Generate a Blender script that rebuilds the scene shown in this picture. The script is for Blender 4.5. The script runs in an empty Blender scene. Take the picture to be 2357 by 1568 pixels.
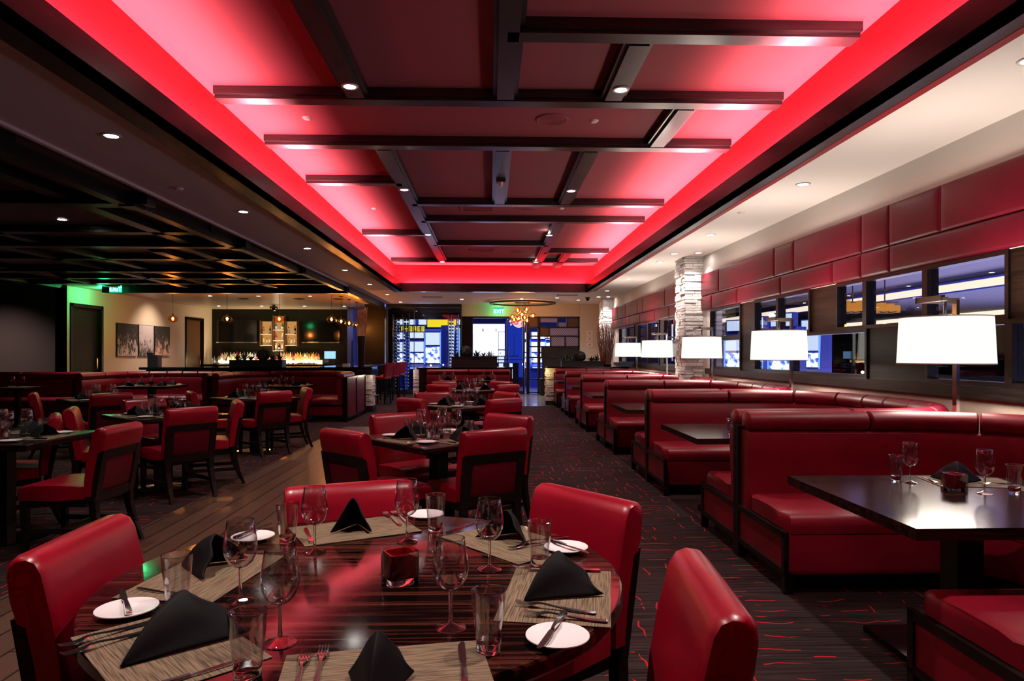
import bpy, bmesh, math, random
from mathutils import Matrix, Vector
random.seed(7)
R = math.radians
C = bpy.context.scene.collection
PI = math.pi

# ------------------------------------------------------------------ mesh helpers
class MB:
    def __init__(s): s.v = []; s.f = []; s.m = Matrix.Identity(4)
    def add(s, vs, fs):
        b = len(s.v)
        s.v += [tuple(s.m @ Vector(p)) for p in vs]
        s.f += [tuple(i + b for i in f) for f in fs]
        return s
    def at(s, loc=(0, 0, 0), rz=0, rx=0, ry=0):
        s.m = Matrix.Translation(loc) @ Matrix.Rotation(rz, 4, 'Z') @ Matrix.Rotation(ry, 4, 'Y') @ Matrix.Rotation(rx, 4, 'X')
        return s
    def box(s, x0, x1, y0, y1, z0, z1):
        return s.add([(x0,y0,z0),(x1,y0,z0),(x1,y1,z0),(x0,y1,z0),(x0,y0,z1),(x1,y0,z1),(x1,y1,z1),(x0,y1,z1)],
                     [(3,2,1,0),(4,5,6,7),(0,1,5,4),(1,2,6,5),(2,3,7,6),(3,0,4,7)])
    def rbox(s, x0, x1, y0, y1, z0, z1, r=.02, seg=2):
        bm = bmesh.new(); bmesh.ops.create_cube(bm, size=1)
        for v in bm.verts: v.co = ((x0+x1)/2+v.co.x*(x1-x0), (y0+y1)/2+v.co.y*(y1-y0), (z0+z1)/2+v.co.z*(z1-z0))
        bmesh.ops.bevel(bm, geom=bm.edges[:], offset=r, segments=seg, profile=.5, affect='EDGES')
        bm.verts.index_update()
        s.add([v.co[:] for v in bm.verts], [[v.index for v in f.verts] for f in bm.faces]); bm.free()
        return s
    def loft(s, secs, caps=True, closed=True):
        n = len(secs[0]); vs = [p for q in secs for p in q]; fs = []
        for i in range(len(secs)-1):
            for j in range(n if closed else n-1):
                k = (j+1) % n
                fs.append((i*n+j, i*n+k, (i+1)*n+k, (i+1)*n+j))
        if caps:
            fs.append(tuple(range(n))[::-1]); fs.append(tuple((len(secs)-1)*n+j for j in range(n)))
        return s.add(vs, fs)
    def lathe(s, prof, n=24, c=(0, 0, 0)):
        vs = []; fs = []
        for r, z in prof:
            for k in range(n):
                a = 2*PI*k/n; vs.append((c[0]+r*math.cos(a), c[1]+r*math.sin(a), c[2]+z))
        for i in range(len(prof)-1):
            for k in range(n):
                q = (k+1) % n; fs.append((i*n+k, i*n+q, (i+1)*n+q, (i+1)*n+k))
        for i in (0, len(prof)-1):
            if prof[i][0] > 1e-5 and s_cap(prof, i): fs.append(tuple(i*n+k for k in (range(n) if i else reversed(range(n)))))
        return s.add(vs, fs)
    def cyl(s, p0, p1, r0, r1=None, n=12):
        r1 = r0 if r1 is None else r1
        p0, p1 = Vector(p0), Vector(p1); d = (p1-p0).normalized()
        a = d.orthogonal().normalized(); b = d.cross(a)
        ring = lambda p, r: [tuple(p+(a*math.cos(2*PI*k/n)+b*math.sin(2*PI*k/n))*r) for k in range(n)]
        return s.loft([ring(p0, r0), ring(p1, r1)])
    def tube(s, pts, r, n=6):
        pts = [Vector(p) for p in pts]; secs = []
        for i, p in enumerate(pts):
            d = (pts[min(i+1, len(pts)-1)]-pts[max(i-1, 0)]).normalized()
            a = d.cross(Vector((.31, .2, .93))).normalized(); b = d.cross(a)
            rr = r[i] if isinstance(r, (list, tuple)) else r
            secs.append([tuple(p+(a*math.cos(2*PI*k/n)+b*math.sin(2*PI*k/n))*rr) for k in range(n)])
        return s.loft(secs)
    def bar4(s, a, b, wa, wb):      # tapered square bar, a -> b centre points, widths (x, y)
        f = lambda p, w: [(p[0]-w[0]/2, p[1]-w[1]/2, p[2]), (p[0]+w[0]/2, p[1]-w[1]/2, p[2]), (p[0]+w[0]/2, p[1]+w[1]/2, p[2]), (p[0]-w[0]/2, p[1]+w[1]/2, p[2])]
        return s.loft([f(a, wa), f(b, wb)])
    def prism(s, pts, z0, z1):
        return s.loft([[(x, y, z0) for x, y in pts], [(x, y, z1) for x, y in pts]])
    def sweep(s, path, sec, ends=0.0):   # path: (x, y, nx, ny); sec: (d, z)
        cd = sum(p[0] for p in sec)/len(sec); cz = sum(p[1] for p in sec)/len(sec)
        secs = []
        L = len(path)-1
        pp = list(path); sc = [1]*len(pp)
        if ends:
            def mid(a, b, e):
                l = math.hypot(b[0]-a[0], b[1]-a[1]); t = min(.45, e/l)
                return tuple(a[i]+(b[i]-a[i])*t for i in range(4))
            a0 = mid(pp[0], pp[1], ends); a1 = mid(pp[-1], pp[-2], ends)
            pp = [pp[0], a0]+pp[1:-1]+[a1, pp[-1]]; sc = [.72]+[1]*(len(pp)-2)+[.72]
        for (x, y, nx, ny), k in zip(pp, sc):
            secs.append([(x+nx*(cd+(d-cd)*k), y+ny*(cd+(d-cd)*k), cz+(z-cz)*k) for d, z in sec])
        return s.loft(secs)
    def build(s, name, mat, parent=None, smooth=35, loc=None, rz=None):
        me = bpy.data.meshes.new(name); me.from_pydata(s.v, [], s.f)
        bm = bmesh.new(); bm.from_mesh(me); bmesh.ops.recalc_face_normals(bm, faces=bm.faces[:]); bm.to_mesh(me); bm.free()
        if smooth:
            me.polygons.foreach_set('use_smooth', [True]*len(me.polygons)); me.set_sharp_from_angle(angle=R(smooth))
        me.materials.append(M[mat]); me.update()
        o = bpy.data.objects.new(name, me); C.objects.link(o)
        if parent: o.parent = parent
        if loc: o.location = loc
        if rz: o.rotation_euler.z = rz
        return o
def s_cap(prof, i): return False

def tag(o, label=None, cat=None, group=None, kind=None):
    if label: o['label'] = label
    if cat: o['category'] = cat
    if group: o['group'] = group
    if kind: o['kind'] = kind
    return o
def thing(name, label=None, cat=None, loc=(0, 0, 0), rz=0, group=None):
    o = bpy.data.objects.new(name, None); C.objects.link(o); o.empty_display_size = .05
    o.location = loc; o.rotation_euler.z = rz
    return tag(o, label, cat, group)
KIDS = {}
def dup(root, loc, rz=0, label=None, group=None):
    if root not in KIDS: KIDS[root] = [(c, list(c.children)) for c in root.children]
    r = root.copy(); C.objects.link(r); r.location = loc; r.rotation_euler.z = rz
    if label: r['label'] = label
    if group: r['group'] = group
    for ch, gs in KIDS[root]:
        c = ch.copy(); C.objects.link(c); c.parent = r
        for g in gs:
            d = g.copy(); C.objects.link(d); d.parent = c
    return r
class Proto:          # the first placing moves the prototype itself, later ones copy it
    def __init__(s, root): s.o = root; s.used = False; s.z = 0
    def put(s, loc, rz, label, group=None):
        if not s.used:
            s.used = True; s.o.location = loc; s.o.rotation_euler.z = rz; tag(s.o, label, None, group); return s.o
        return dup(s.o, loc, rz, label, group)
NS = {}
def struct(name, mb, mat, smooth=0, parent=None):
    o = mb.build(name, mat, parent, smooth); o['kind'] = 'structure'; return o
trim_n = [0]
def trim(mb, mat, smooth=0):
    trim_n[0] += 1; return struct('trim_%d' % trim_n[0], mb, mat, smooth)
ORD = ['nearest', 'second nearest', 'third nearest', 'fourth nearest', 'fifth nearest', 'sixth nearest', 'seventh nearest', 'eighth nearest', 'ninth nearest', 'tenth nearest', 'eleventh nearest', 'twelfth nearest']
LEFT = lambda i, n: 'leftmost' if i == 0 else 'rightmost' if i == n-1 else ['', 'second', 'third', 'fourth', 'fifth', 'sixth', 'seventh', 'eighth', 'ninth', 'tenth'][i]+' from left'

# ------------------------------------------------------------------ materials
M = {}
class NT:
    def __init__(s, name):
        m = bpy.data.materials.new(name); m.use_nodes = True; M[name] = m
        s.m = m; s.t = m.node_tree; s.n = s.t.nodes; s.out = s.n['Material Output']; s.p = s.n['Principled BSDF']
    def node(s, ty, **k):
        n = s.n.new(ty)
        for a, b in k.items():
            if a in n.bl_rna.properties: setattr(n, a, b)
            else: n.inputs[a.replace('_', ' ')].default_value = b
        return n
    def l(s, a, b): s.t.links.new(a, b)
    def coord(s, scale=(1, 1, 1), rot=(0, 0, 0), kind='Object'):
        tc = s.node('ShaderNodeTexCoord'); mp = s.node('ShaderNodeMapping')
        mp.inputs['Scale'].default_value = scale; mp.inputs['Rotation'].default_value = rot
        s.l(tc.outputs[kind], mp.inputs['Vector']); return mp.outputs['Vector']
    def noise(s, vec, scale, detail=3, rough=.5, dist=0):
        n = s.node('ShaderNodeTexNoise'); n.inputs['Scale'].default_value = scale; n.inputs['Detail'].default_value = detail
        n.inputs['Roughness'].default_value = rough; n.inputs['Distortion'].default_value = dist
        s.l(vec, n.inputs['Vector']); return n.outputs['Fac']
    def ramp(s, fac, stops, interp='LINEAR'):
        r = s.node('ShaderNodeValToRGB'); r.color_ramp.interpolation = interp
        e = r.color_ramp.elements
        while len(e) < len(stops): e.new(.5)
        for x, (p, c) in zip(e, stops): x.position = p; x.color = (*c, 1) if len(c) == 3 else c
        s.l(fac, r.inputs['Fac']); return r.outputs['Color']
    def math(s, op, a, b=None, c=None, clamp=False):
        n = s.node('ShaderNodeMath'); n.operation = op; n.use_clamp = clamp
        for i, x in enumerate((a, b, c)):
            if x is None: continue
            if isinstance(x, (int, float)): n.inputs[i].default_value = x
            else: s.l(x, n.inputs[i])
        return n.outputs[0]
    def mix(s, fac, a, b):
        n = s.node('ShaderNodeMix'); n.data_type = 'RGBA'
        for i, x in ((0, fac), (6, a), (7, b)):
            if isinstance(x, (int, float)): n.inputs[i].default_value = x
            elif isinstance(x, tuple): n.inputs[i].default_value = (*x, 1)
            else: s.l(x, n.inputs[i])
        return n.outputs[2]
    def bump(s, h, st=.2, dist=.01):
        b = s.node('ShaderNodeBump'); b.inputs['Strength'].default_value = st; b.inputs['Distance'].default_value = dist
        s.l(h, b.inputs['Height']); s.l(b.outputs[0], s.p.inputs['Normal'])
def pm(name, col, rough=.5, metal=0, spec=.5, coat=0, emit=None, est=0, bump=None):
    t = NT(name); p = t.p
    p.inputs['Base Color'].default_value = (*col, 1); p.inputs['Roughness'].default_value = rough
    p.inputs['Metallic'].default_value = metal; p.inputs['Specular IOR Level'].default_value = spec
    p.inputs['Coat Weight'].default_value = coat; p.inputs['Coat Roughness'].default_value = .12
    if emit: p.inputs['Emission Color'].default_value = (*emit, 1); p.inputs['Emission Strength'].default_value = est
    if bump:
        v = t.coord(); t.bump(t.noise(v, bump[0], 3), bump[1], bump[2])
    return t
def emis(name, col, st):
    t = NT(name); e = t.node('ShaderNodeEmission'); e.inputs[0].default_value = (*col, 1); e.inputs[1].default_value = st
    t.l(e.outputs[0], t.out.inputs[0]); return t

def leather(name, a, b, rough):
    t = pm(name, a, rough, spec=.22 if 'panel' in name else .4)
    v = t.coord()
    t.l(t.ramp(t.noise(v, 3, 3), [(.35, b), (.65, a)]), t.p.inputs['Base Color'])
    t.bump(t.noise(v, 90, 4), .08, .004)
leather('red_leather', (.275, .0018, .015), (.21, .0013, .011), .32)
leather('booth_leather', (.19, .0025, .013), (.14, .002, .010), .40)
leather('panel_leather', (.125, .0016, .012), (.10, .0013, .010), .44)
def wood(name, dark, light, rough, sc, rot=0, coat=0, spec=.5, stops=(.38, .68)):
    t = pm(name, dark, rough, coat=coat, spec=spec)
    v = t.coord(sc, (0, 0, rot)); f = t.noise(v, 1, 5, .6, .4)
    t.l(t.ramp(f, [(stops[0], dark), (stops[1], light)]), t.p.inputs['Base Color'])
wood('dark_wood', (.005, .0033, .003), (.014, .009, .0078), .34, (3, 3, 40), spec=.22)
wood('beam_wood', (.012, .008, .008), (.028, .02, .019), .3, (2, 2, 60), coat=.15)
wood('brown_wood', (.007, .0042, .0032), (.024, .012, .007), .4, (2, 2, 70), spec=.15)
wood('table_wood', (.0022, .001, .001), (.085, .020, .012), .14, (1.0, 46, 46), R(-14), spec=.4, stops=(.47, .62))
wood('booth_table_wood', (.006, .0035, .0035), (.036, .012, .009), .17, (1.2, 34, 34), R(80), coat=0, spec=.2)
pm('black', (.006, .006, .007), .5)
pm('black_gloss', (.004, .004, .005), .08)
pm('napkin_cloth', (.0025, .0025, .0035), .7, spec=.15, bump=(220, .12, .002))
pm('white_paint', (.62, .57, .53), .75, spec=.2)
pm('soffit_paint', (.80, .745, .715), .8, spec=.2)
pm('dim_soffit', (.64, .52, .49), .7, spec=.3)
pm('coffer_paint', (.12, .08, .072), .45, spec=.45)
pm('bar_ceiling', (.42, .35, .31), .33, spec=.5)
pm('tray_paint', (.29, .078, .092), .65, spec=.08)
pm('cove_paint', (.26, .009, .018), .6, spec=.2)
pm('cream_paint', (.62, .54, .46), .7, spec=.2)
pm('brown_fabric', (.045, .030, .028), .8, spec=.2, bump=(60, .2, .004))
pm('wainscot', (.46, .37, .31), .6, bump=(9, .5, .02))
pm('chrome', (.75, .75, .77), .12, 1)
pm('steel', (.82, .80, .80), .14, 1)
pm('dark_bronze', (.05, .035, .03), .35, .8)
pm('porcelain', (.80, .76, .77), .2, spec=.5)
pm('red_glass', (.22, .0015, .004), .08, spec=.7, coat=.5)
pm('trim_white', (.7, .66, .63), .5)
pm('speaker_grey', (.35, .30, .29), .7)
pm('plant_green', (.012, .03, .010), .6)
pm('plant_dark', (.006, .011, .006), .7)
pm('twig', (.30, .16, .09), .7)
pm('twig_pale', (.50, .24, .14), .65)
pm('paper', (.75, .74, .75), .6)
pm('slot_blue', (.03, .05, .28), .35)
pm('floor_tile', (.20, .17, .16), .14, spec=.6)
pm('casino_floor', (.05, .05, .09), .3)
pm('casino_wall', (.05, .07, .30), .6)
pm('casino_ceiling', (.10, .095, .14), .6)
pm('amber_wood', (.10, .045, .02), .5)
emis('lamp_shade', (1, .93, .79), 1.25)
emis('downlight_lens', (1, .94, .88), 80)
emis('warm_bulb', (1, .55, .16), 60)
emis('exit_green', (.02, 1, .32), 2.6)
emis('exit_letter', (.55, 1, .75), 3)
emis('slot_white', (.70, .80, 1), 1.7)
emis('slot_cyan', (.20, .42, 1), 2.0)
emis('slot_yellow', (1, .72, .03), 1.6)
emis('slot_red', (1, .12, .12), 1.2)
emis('blue_glow', (.03, .09, 1), .55)
emis('cream_strip', (1, .82, .60), 2.0)
emis('display_white', (.9, .94, 1), 2.6)
emis('niche_glow', (1, .46, .13), .55)
emis('step_glow', (1, .72, .34), 2.2)
emis('pos_screen', (.30, .58, 1), 1.4)
emis('amber_box', (1, .36, .06), .9)
emis('stone_glow', (1, .72, .2), 4)
# ledger stone
t = pm('ledger_stone', (.6, .57, .55), .8, spec=.25)
v = t.coord(); t.l(t.ramp(t.noise(v, 5, 4), [(.3, (.48, .44, .42)), (.7, (.74, .71, .70))]), t.p.inputs['Base Color']); t.bump(t.noise(v, 28, 5), .7, .02)
# thin clear glass: reflection grows towards grazing angles
def thin(name, tint, ior=1.45, add=0.0, rough=0.0, gain=1.0):
    t = NT(name); tr = t.node('ShaderNodeBsdfTransparent'); tr.inputs[0].default_value = (*tint, 1)
    gl = t.node('ShaderNodeBsdfGlossy'); gl.inputs['Roughness'].default_value = rough
    fr = t.node('ShaderNodeFresnel'); ge = t.node('ShaderNodeNewGeometry')      # same reflection from both sides of the sheet
    t.l(t.math('ADD', t.math('MULTIPLY', ge.outputs['Backfacing'], 1/ior-ior), ior), fr.inputs['IOR'])
    mx = t.node('ShaderNodeMixShader')
    t.l(t.math('MULTIPLY_ADD', fr.outputs[0], gain, add, clamp=True), mx.inputs[0]); t.l(tr.outputs[0], mx.inputs[1]); t.l(gl.outputs[0], mx.inputs[2])
    t.l(mx.outputs[0], t.out.inputs[0])
thin('clear_glass', (.97, .97, .98), 1.5, .03, gain=2.5)
thin('rim_glass', (.9, .9, .92), 1.5, .38)
thin('window_glass', (.80, .82, .86), 1.5, .02)
thin('amber_glass', (1, .55, .18), 1.45, .04)
t = NT('solid_glass'); g = t.node('ShaderNodeBsdfGlass'); g.inputs['IOR'].default_value = 1.47; g.inputs['Color'].default_value = (.97, .97, .98, 1)
t.l(g.outputs[0], t.out.inputs[0])
for nm, c in dict(amber=(.75, .28, .04), gold=(.85, .62, .18), green=(.06, .25, .06), clear=(.82, .84, .82), brown=(.20, .06, .02), blue=(.05, .2, .6), red=(.45, .02, .03), dark=(.015, .012, .012)).items():
    pm('liquor_'+nm, c, .12, spec=.6)
# woven placemat
t = pm('placemat_weave', (.2, .15, .09), .75, spec=.25)
v = t.coord((11, 300, 1)); w = t.noise(v, 1, 1, .5, .3)
t.l(t.ramp(w, [(.32, (.05, .036, .021)), (.52, (.165, .12, .072)), (.8, (.24, .18, .115))]), t.p.inputs['Base Color']); t.bump(w, .4, .003)
# carpet: dark streaky weave with short wandering red lines in patches
t = pm('carpet', (.02, .015, .015), .95, spec=.05)
v = t.coord()
st = t.noise(t.coord((2.2, 70, 1)), 1, 3)
base = t.ramp(st, [(.3, (.008, .005, .005)), (.7, (.044, .029, .028))])
sx = t.node('ShaderNodeSeparateXYZ'); t.l(v, sx.inputs[0]); X, Y = sx.outputs[0], sx.outputs[1]
def lines(a, wob, dash, width):      # a: coordinate across the lines
    u = t.math('ADD', t.math('MULTIPLY', a, 13.0), t.math('MULTIPLY', wob, 1.6))
    d = t.math('ABSOLUTE', t.math('SUBTRACT', t.math('FRACT', u), .5))
    ln = t.math('LESS_THAN', d, width)
    return t.math('MULTIPLY', ln, t.math('GREATER_THAN', dash, .56))
wob1 = t.noise(t.coord((5, 2.0, 1)), 1, 2); wob2 = t.noise(t.coord((2.0, 5, 1)), 1, 2)
d1 = t.noise(t.coord((4.5, 13, 1)), 1, 1); d2 = t.noise(t.coord((13, 4.5, 1)), 1, 1)
l1 = lines(Y, wob1, d1, .055); l2 = lines(X, wob2, d2, .055)
patch = t.noise(t.coord((.9, .9, 1)), 1, 1)
pa = t.math('GREATER_THAN', patch, .5)
ln = t.math('ADD', t.math('MULTIPLY', l1, pa), t.math('MULTIPLY', l2, t.math('SUBTRACT', 1, pa)), clamp=True)
t.l(t.mix(ln, base, (.42, .012, .022)), t.p.inputs['Base Color'])
t.bump(st, .3, .004)
# wood planks running up the room
t = pm('plank_floor', (.06, .03, .02), .3, spec=.4)
v = t.coord((1, 1, 1), (0, 0, R(90)))
b = t.node('ShaderNodeTexBrick'); t.l(v, b.inputs['Vector'])
b.inputs['Scale'].default_value = 1; b.inputs['Brick Width'].default_value = 1.6; b.inputs['Row Height'].default_value = .17; b.inputs['Mortar Size'].default_value = .007
b.inputs['Color1'].default_value = (.078, .042, .029, 1); b.inputs['Color2'].default_value = (.12, .064, .042, 1); b.inputs['Mortar'].default_value = (.012, .007, .005, 1)
gr = t.noise(t.coord((40, 2, 1)), 1, 4)
t.l(t.mix(t.math('MULTIPLY', gr, .5), b.outputs['Color'], (.05, .025, .018)), t.p.inputs['Base Color'])
# casino carpet-like glass wall art and botanical prints
def art(name, dark, light, seed, thr):
    t = pm(name, dark, .6)
    v = t.coord((1, 5.0, 2.0)); mp = v.node; mp.inputs['Location'].default_value = (seed, seed*.7, seed*1.3)
    n = t.noise(v, 2.2, 5, .65, 1.2)
    s2 = t.node('ShaderNodeSeparateXYZ'); t.l(t.coord(), s2.inputs[0])
    fall = t.math('SUBTRACT', n, t.math('MULTIPLY', t.math('SUBTRACT', s2.outputs[2], .40), .30))
    t.l(t.ramp(fall, [(thr, dark), (thr+.09, light)]), t.p.inputs['Base Color'])
art('print_dark', (.012, .010, .012), (.55, .48, .52), 3.1, .50)
art('print_light', (.50, .45, .52), (.05, .035, .05), 7.7, .50)
art('print_rose', (.012, .010, .012), (.62, .40, .37), 12.4, .50)
# diagonal striped glass in the entrance lattice
t = pm('striped_glass', (.3, .3, .5), .3)
v = t.coord((1, 1, 1), (0, R(40), 0)); w = t.node('ShaderNodeTexWave'); w.inputs['Scale'].default_value = 6; t.l(v, w.inputs['Vector'])
t.l(t.ramp(w.outputs['Fac'], [(.45, (.10, .10, .28)), (.55, (.38, .36, .62))]), t.p.inputs['Base Color'])
# brick-lined slot reel faces
t = NT('reel_screen'); e = t.node('ShaderNodeEmission')
v = t.coord((1, 1, 1)); n = t.noise(v, 9, 3)
t.l(t.ramp(n, [(.36, (.04, .08, .5)), (.46, (.35, .5, 1)), (.56, (.9, .95, 1)), (.7, (1, .9, .95))]), e.inputs[0]); e.inputs[1].default_value = 2.6
t.l(e.outputs[0], t.out.inputs[0])

# ------------------------------------------------------------------ camera and world
CH = 1.37; FPX = 1571.0; YAW = R(1.77)
cam = bpy.data.cameras.new('camera'); co = bpy.data.objects.new('camera', cam); C.objects.link(co)
cam.sensor_width = 36; cam.sensor_fit = 'HORIZONTAL'; cam.lens = 36*FPX/2357
cam.shift_y = (815-784)/2357; cam.clip_start = .05; cam.clip_end = 200
co.location = (0, 0, CH); co.rotation_euler = (R(90), 0, -YAW)
sc = bpy.context.scene; sc.camera = co
w = bpy.data.worlds.new('world'); sc.world = w; w.use_nodes = True
w.node_tree.nodes['Background'].inputs[0].default_value = (.02, .018, .03, 1); w.node_tree.nodes['Background'].inputs[1].default_value = .05
vs = sc.view_settings; vs.view_transform = 'Standard'; vs.look = 'None'; vs.exposure = 0; vs.gamma = 1; vs.use_curve_mapping = False
cy = sc.cycles; cy.max_bounces = 6; cy.diffuse_bounces = 3; cy.glossy_bounces = 3; cy.transmission_bounces = 6; cy.transparent_max_bounces = 20
cy.use_adaptive_sampling = True; cy.adaptive_threshold = .04; cy.adaptive_min_samples = 16
cy.use_denoising = True; cy.sample_clamp_indirect = 4; cy.sample_clamp_direct = 0; cy.caustics_reflective = False; cy.caustics_refractive = False
try: cy.use_light_tree = True
except Exception: pass

def light(kind, name, loc, power, col, size=.1, rot=(0, 0, 0), sy=None, spot=None, blend=.5, parent=None):
    l = bpy.data.lights.new(name, kind); l.energy = power; l.color = col
    if kind == 'AREA':
        l.size = size
        if sy: l.shape = 'RECTANGLE'; l.size_y = sy
    else: l.shadow_soft_size = size
    if kind == 'SPOT': l.spot_size = R(spot); l.spot_blend = blend
    o = bpy.data.objects.new(name, l); C.objects.link(o); o.location = loc; o.rotation_euler = rot
    if parent: o.parent = parent
    return o

# ------------------------------------------------------------------ room shell
XR = 3.70; ZS = 3.07; ZT = 3.75; YB = -3.2; XL = -10.56; YE = 23.4; YBAR = 26.2
struct('floor', MB().box(-2.75, XR+.2, YB, 17.9, -.06, 0).box(-16, -2.75, YB, 17.3, -.06, 0).box(XL-.2, -2.75, 17.3, YBAR+.2, -.06, 0).box(-2.75, -1.2, 17.9, YE, -.06, 0), 'carpet')
struct('floor_plank', MB().box(-2.75, -1.25, YB, 12.9, 0, .004), 'plank_floor')
struct('floor_entrance', MB().box(-1.2, XR+.2, 17.9, YE+.2, -.06, 0), 'floor_tile')
# ceilings: white soffit on the right, dim soffit on the left, raised red tray between
TX0, TX1, TY1 = -2.36, 2.53, 18.1          # inner faces of the tray fascia
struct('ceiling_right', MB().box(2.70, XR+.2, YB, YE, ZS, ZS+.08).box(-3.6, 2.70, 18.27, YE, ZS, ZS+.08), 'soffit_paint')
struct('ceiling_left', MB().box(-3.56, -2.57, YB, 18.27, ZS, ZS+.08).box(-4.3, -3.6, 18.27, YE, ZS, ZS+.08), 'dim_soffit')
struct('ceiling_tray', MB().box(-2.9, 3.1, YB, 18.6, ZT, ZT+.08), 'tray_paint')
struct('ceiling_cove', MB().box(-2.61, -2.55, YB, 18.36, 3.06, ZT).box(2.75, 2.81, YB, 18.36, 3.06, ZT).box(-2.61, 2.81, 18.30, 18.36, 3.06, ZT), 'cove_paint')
fas = MB()
for a, b, c, d in ((TX0-.05, TX0, 1, 0), (TX1, TX1+.05, 0, 1)):
    fas.box(a, b, YB, TY1+.05, 3.02, 3.245)
fas.box(TX0, TX1, TY1, TY1+.05, 3.02, 3.245)
fas.box(-2.57, TX0, YB, TY1+.2, 3.02, 3.07).box(TX1, 2.64, YB, TY1+.2, 3.02, 3.07).box(2.655, 2.70, YB, TY1+.2, 3.035, 3.07).box(TX0, TX1, TY1+.05, TY1+.2, 3.02, 3.07)
trim(fas, 'beam_wood')
# tray beams: (x0,x1,y0,y1)
ZBm = ZT-.1
def beam(x0, x1, y0, y1, zb=ZBm, zt=ZT, mat='beam_wood', along=None):
    m = MB()
    lo = .035
    if (x1-x0) > (y1-y0): m.box(x0, x1, y0+lo, y1-lo, zb, zt).box(x0, x1, y0, y1, zb+.03, zt)
    else: m.box(x0+lo, x1-lo, y0, y1, zb, zt).box(x0, x1, y0, y1, zb+.03, zt)
    return trim(m, mat)
CX0, CX1 = -2.46, 2.66
for x0, x1, y in ((.12, CX1, 4.91), (CX0, CX1, 6.23), (CX0, CX1, 7.58), (CX0, -1.2, 9.25), (-1.2, CX1, 10.5), (-1.2, CX1, 11.82), (CX0, -1.2, 13.2), (-1.2, 1.2, 14.4), (1.2, CX1, 15.4), (CX0, CX1, 17.0), (CX0, CX1, 3.1)):
    beam(x0, x1, y-.11, y+.11)
for x, y0, y1 in ((-1.2, -1, 6.12), (.13, 2, 6.12), (1.1, 5.02, 6.12), (1.83, 6.34, 7.47), (-1.2, 7.69, 16.9), (.13, 7.69, 10.39), (1.13, 7.69, 10.39), (1.2, 11.93, 18.1), (1.75, 15.5, 18.1), (1.1, -1, 3.0)):
    beam(x-.11, x+.11, y0, y1)
# left coffers
struct('ceiling_coffer', MB().box(-16, -3.56, YB, 17.3, ZS, ZS+.08), 'coffer_paint')
for y in (3.4, 5.3, 7.4, 9.3, 10.3, 11.9, 13.4, 14.9, 16.0):
    zb = 2.95 if y in (7.4, 10.3, 13.4) else 2.985
    trim(MB().box(-16, -3.62 if zb < 2.96 else -3.72, y-.1, y+.1, zb, ZS).box(-16, -3.7, y-.14, y+.14, zb+.04, ZS), 'dark_wood')
for x, y0, y1 in ((-4.45, 7.5, 10.2), (-4.45, 3, 7.3), (-4.7, 10.4, 13.3), (-5.3, 11, 17), (-6.6, 7.5, 17), (-7.4, 10.4, 17), (-9.2, 7.5, 17), (-5.9, 0, 7.3), (-10.6, 10, 17)):
    trim(MB().box(x-.09, x+.09, y0, y1, 2.985, ZS).box(x-.13, x+.13, y0, y1, 3.02, ZS), 'dark_wood')
for i, (y0, y1) in enumerate(((YB, 7.3), (7.5, 10.2), (10.4, 13.3), (13.5, 17.1))):
    x = -3.62-.10*(3-i)*.6
    trim(MB().box(x-.12, x, y0, y1, 2.93, ZS-.02).box(x-.10, x+.06, y1-.02, y1+.18, 2.92, ZS-.04), 'dark_wood')
trim(MB().box(-3.60, -3.56, YB, 17.3, ZS-.025, ZS), 'dim_soffit')
trim(MB().box(-9.6, -3.6, 17.15, 17.3, 2.88, ZS).box(-3.72, -3.56, 17.15, 23, 2.90, ZS), 'dark_wood')
struct('ceiling_bar', MB().box(XL-.2, -4.3, 17.3, YBAR+.1, ZS, ZS+.08).box(-4.3, -3.6, 17.3, 18.27, ZS, ZS+.08), 'bar_ceiling')
# walls
struct('wall_left', MB().box(XL-.2, XL, 17.2, 17.46, 0, ZS).box(XL-.2, XL, 18.9, 23.9, 0, ZS).box(XL-.2, XL, 25.4, YBAR+.2, 0, ZS).box(XL-.2, XL, 17.46, 18.9, 2.66, ZS).box(XL-.2, XL, 23.9, 25.4, 2.66, ZS), 'cream_paint')
struct('wall_partition', MB().box(-16, XL, 17.2, 17.35, 0, ZS), 'brown_fabric')
struct('wall_bar', MB().box(XL-.2, -3.6, YBAR, YBAR+.2, 0, ZS), 'dark_wood')
struct('wall_west', MB().box(-16.2, -16, YB, 17.3, 0, ZS), 'brown_fabric')
struct('wall_rear', MB().box(-16, XR+.2, YB-.2, YB, 0, 3.9), 'brown_fabric')
struct('wall_column', MB().box(-4.3, -3.62, YE, YE+.4, 0, ZS), 'dark_wood')
struct('wall_bulkhead', MB().box(-1.05, 3.05, YE, YE+.2, 2.66, ZS), 'cream_paint')
struct('wall_pier', MB().box(3.05, 3.72, YE-.1, YE+.3, 0, ZS), 'white_paint')
struct('wall_lintel', MB().box(-3.62, -1.05, YE+1.5, YE+1.7, 2.66, ZS), 'dark_wood')
# right wall: wainscot, sill, head, upper wall
struct('wall_right', MB().box(XR, XR+.2, YB, 24, 0, 1.05).box(XR, XR+.2, YB, 24, 2.12, ZS+.02).box(XR, XR+.2, 11.4, 12.3, 1.05, 2.12).box(XR, XR+.2, 19.6, 24, 1.05, 2.12).box(XR, XR+.2, YB, -.6, 1.05, 2.12), 'white_paint')
struct('wall_wainscot', MB().box(XR-.02, XR, YB, 24, .1, 1.03), 'wainscot')
struct('baseboard_right', MB().box(XR-.035, XR, YB, 24, 0, .1), 'dark_wood')
trim(MB().box(XR-.09, XR+.14, YB, 11.42, 1.035, 1.128).box(XR-.09, XR+.14, 12.28, 20, 1.035, 1.128), 'dark_wood')
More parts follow.
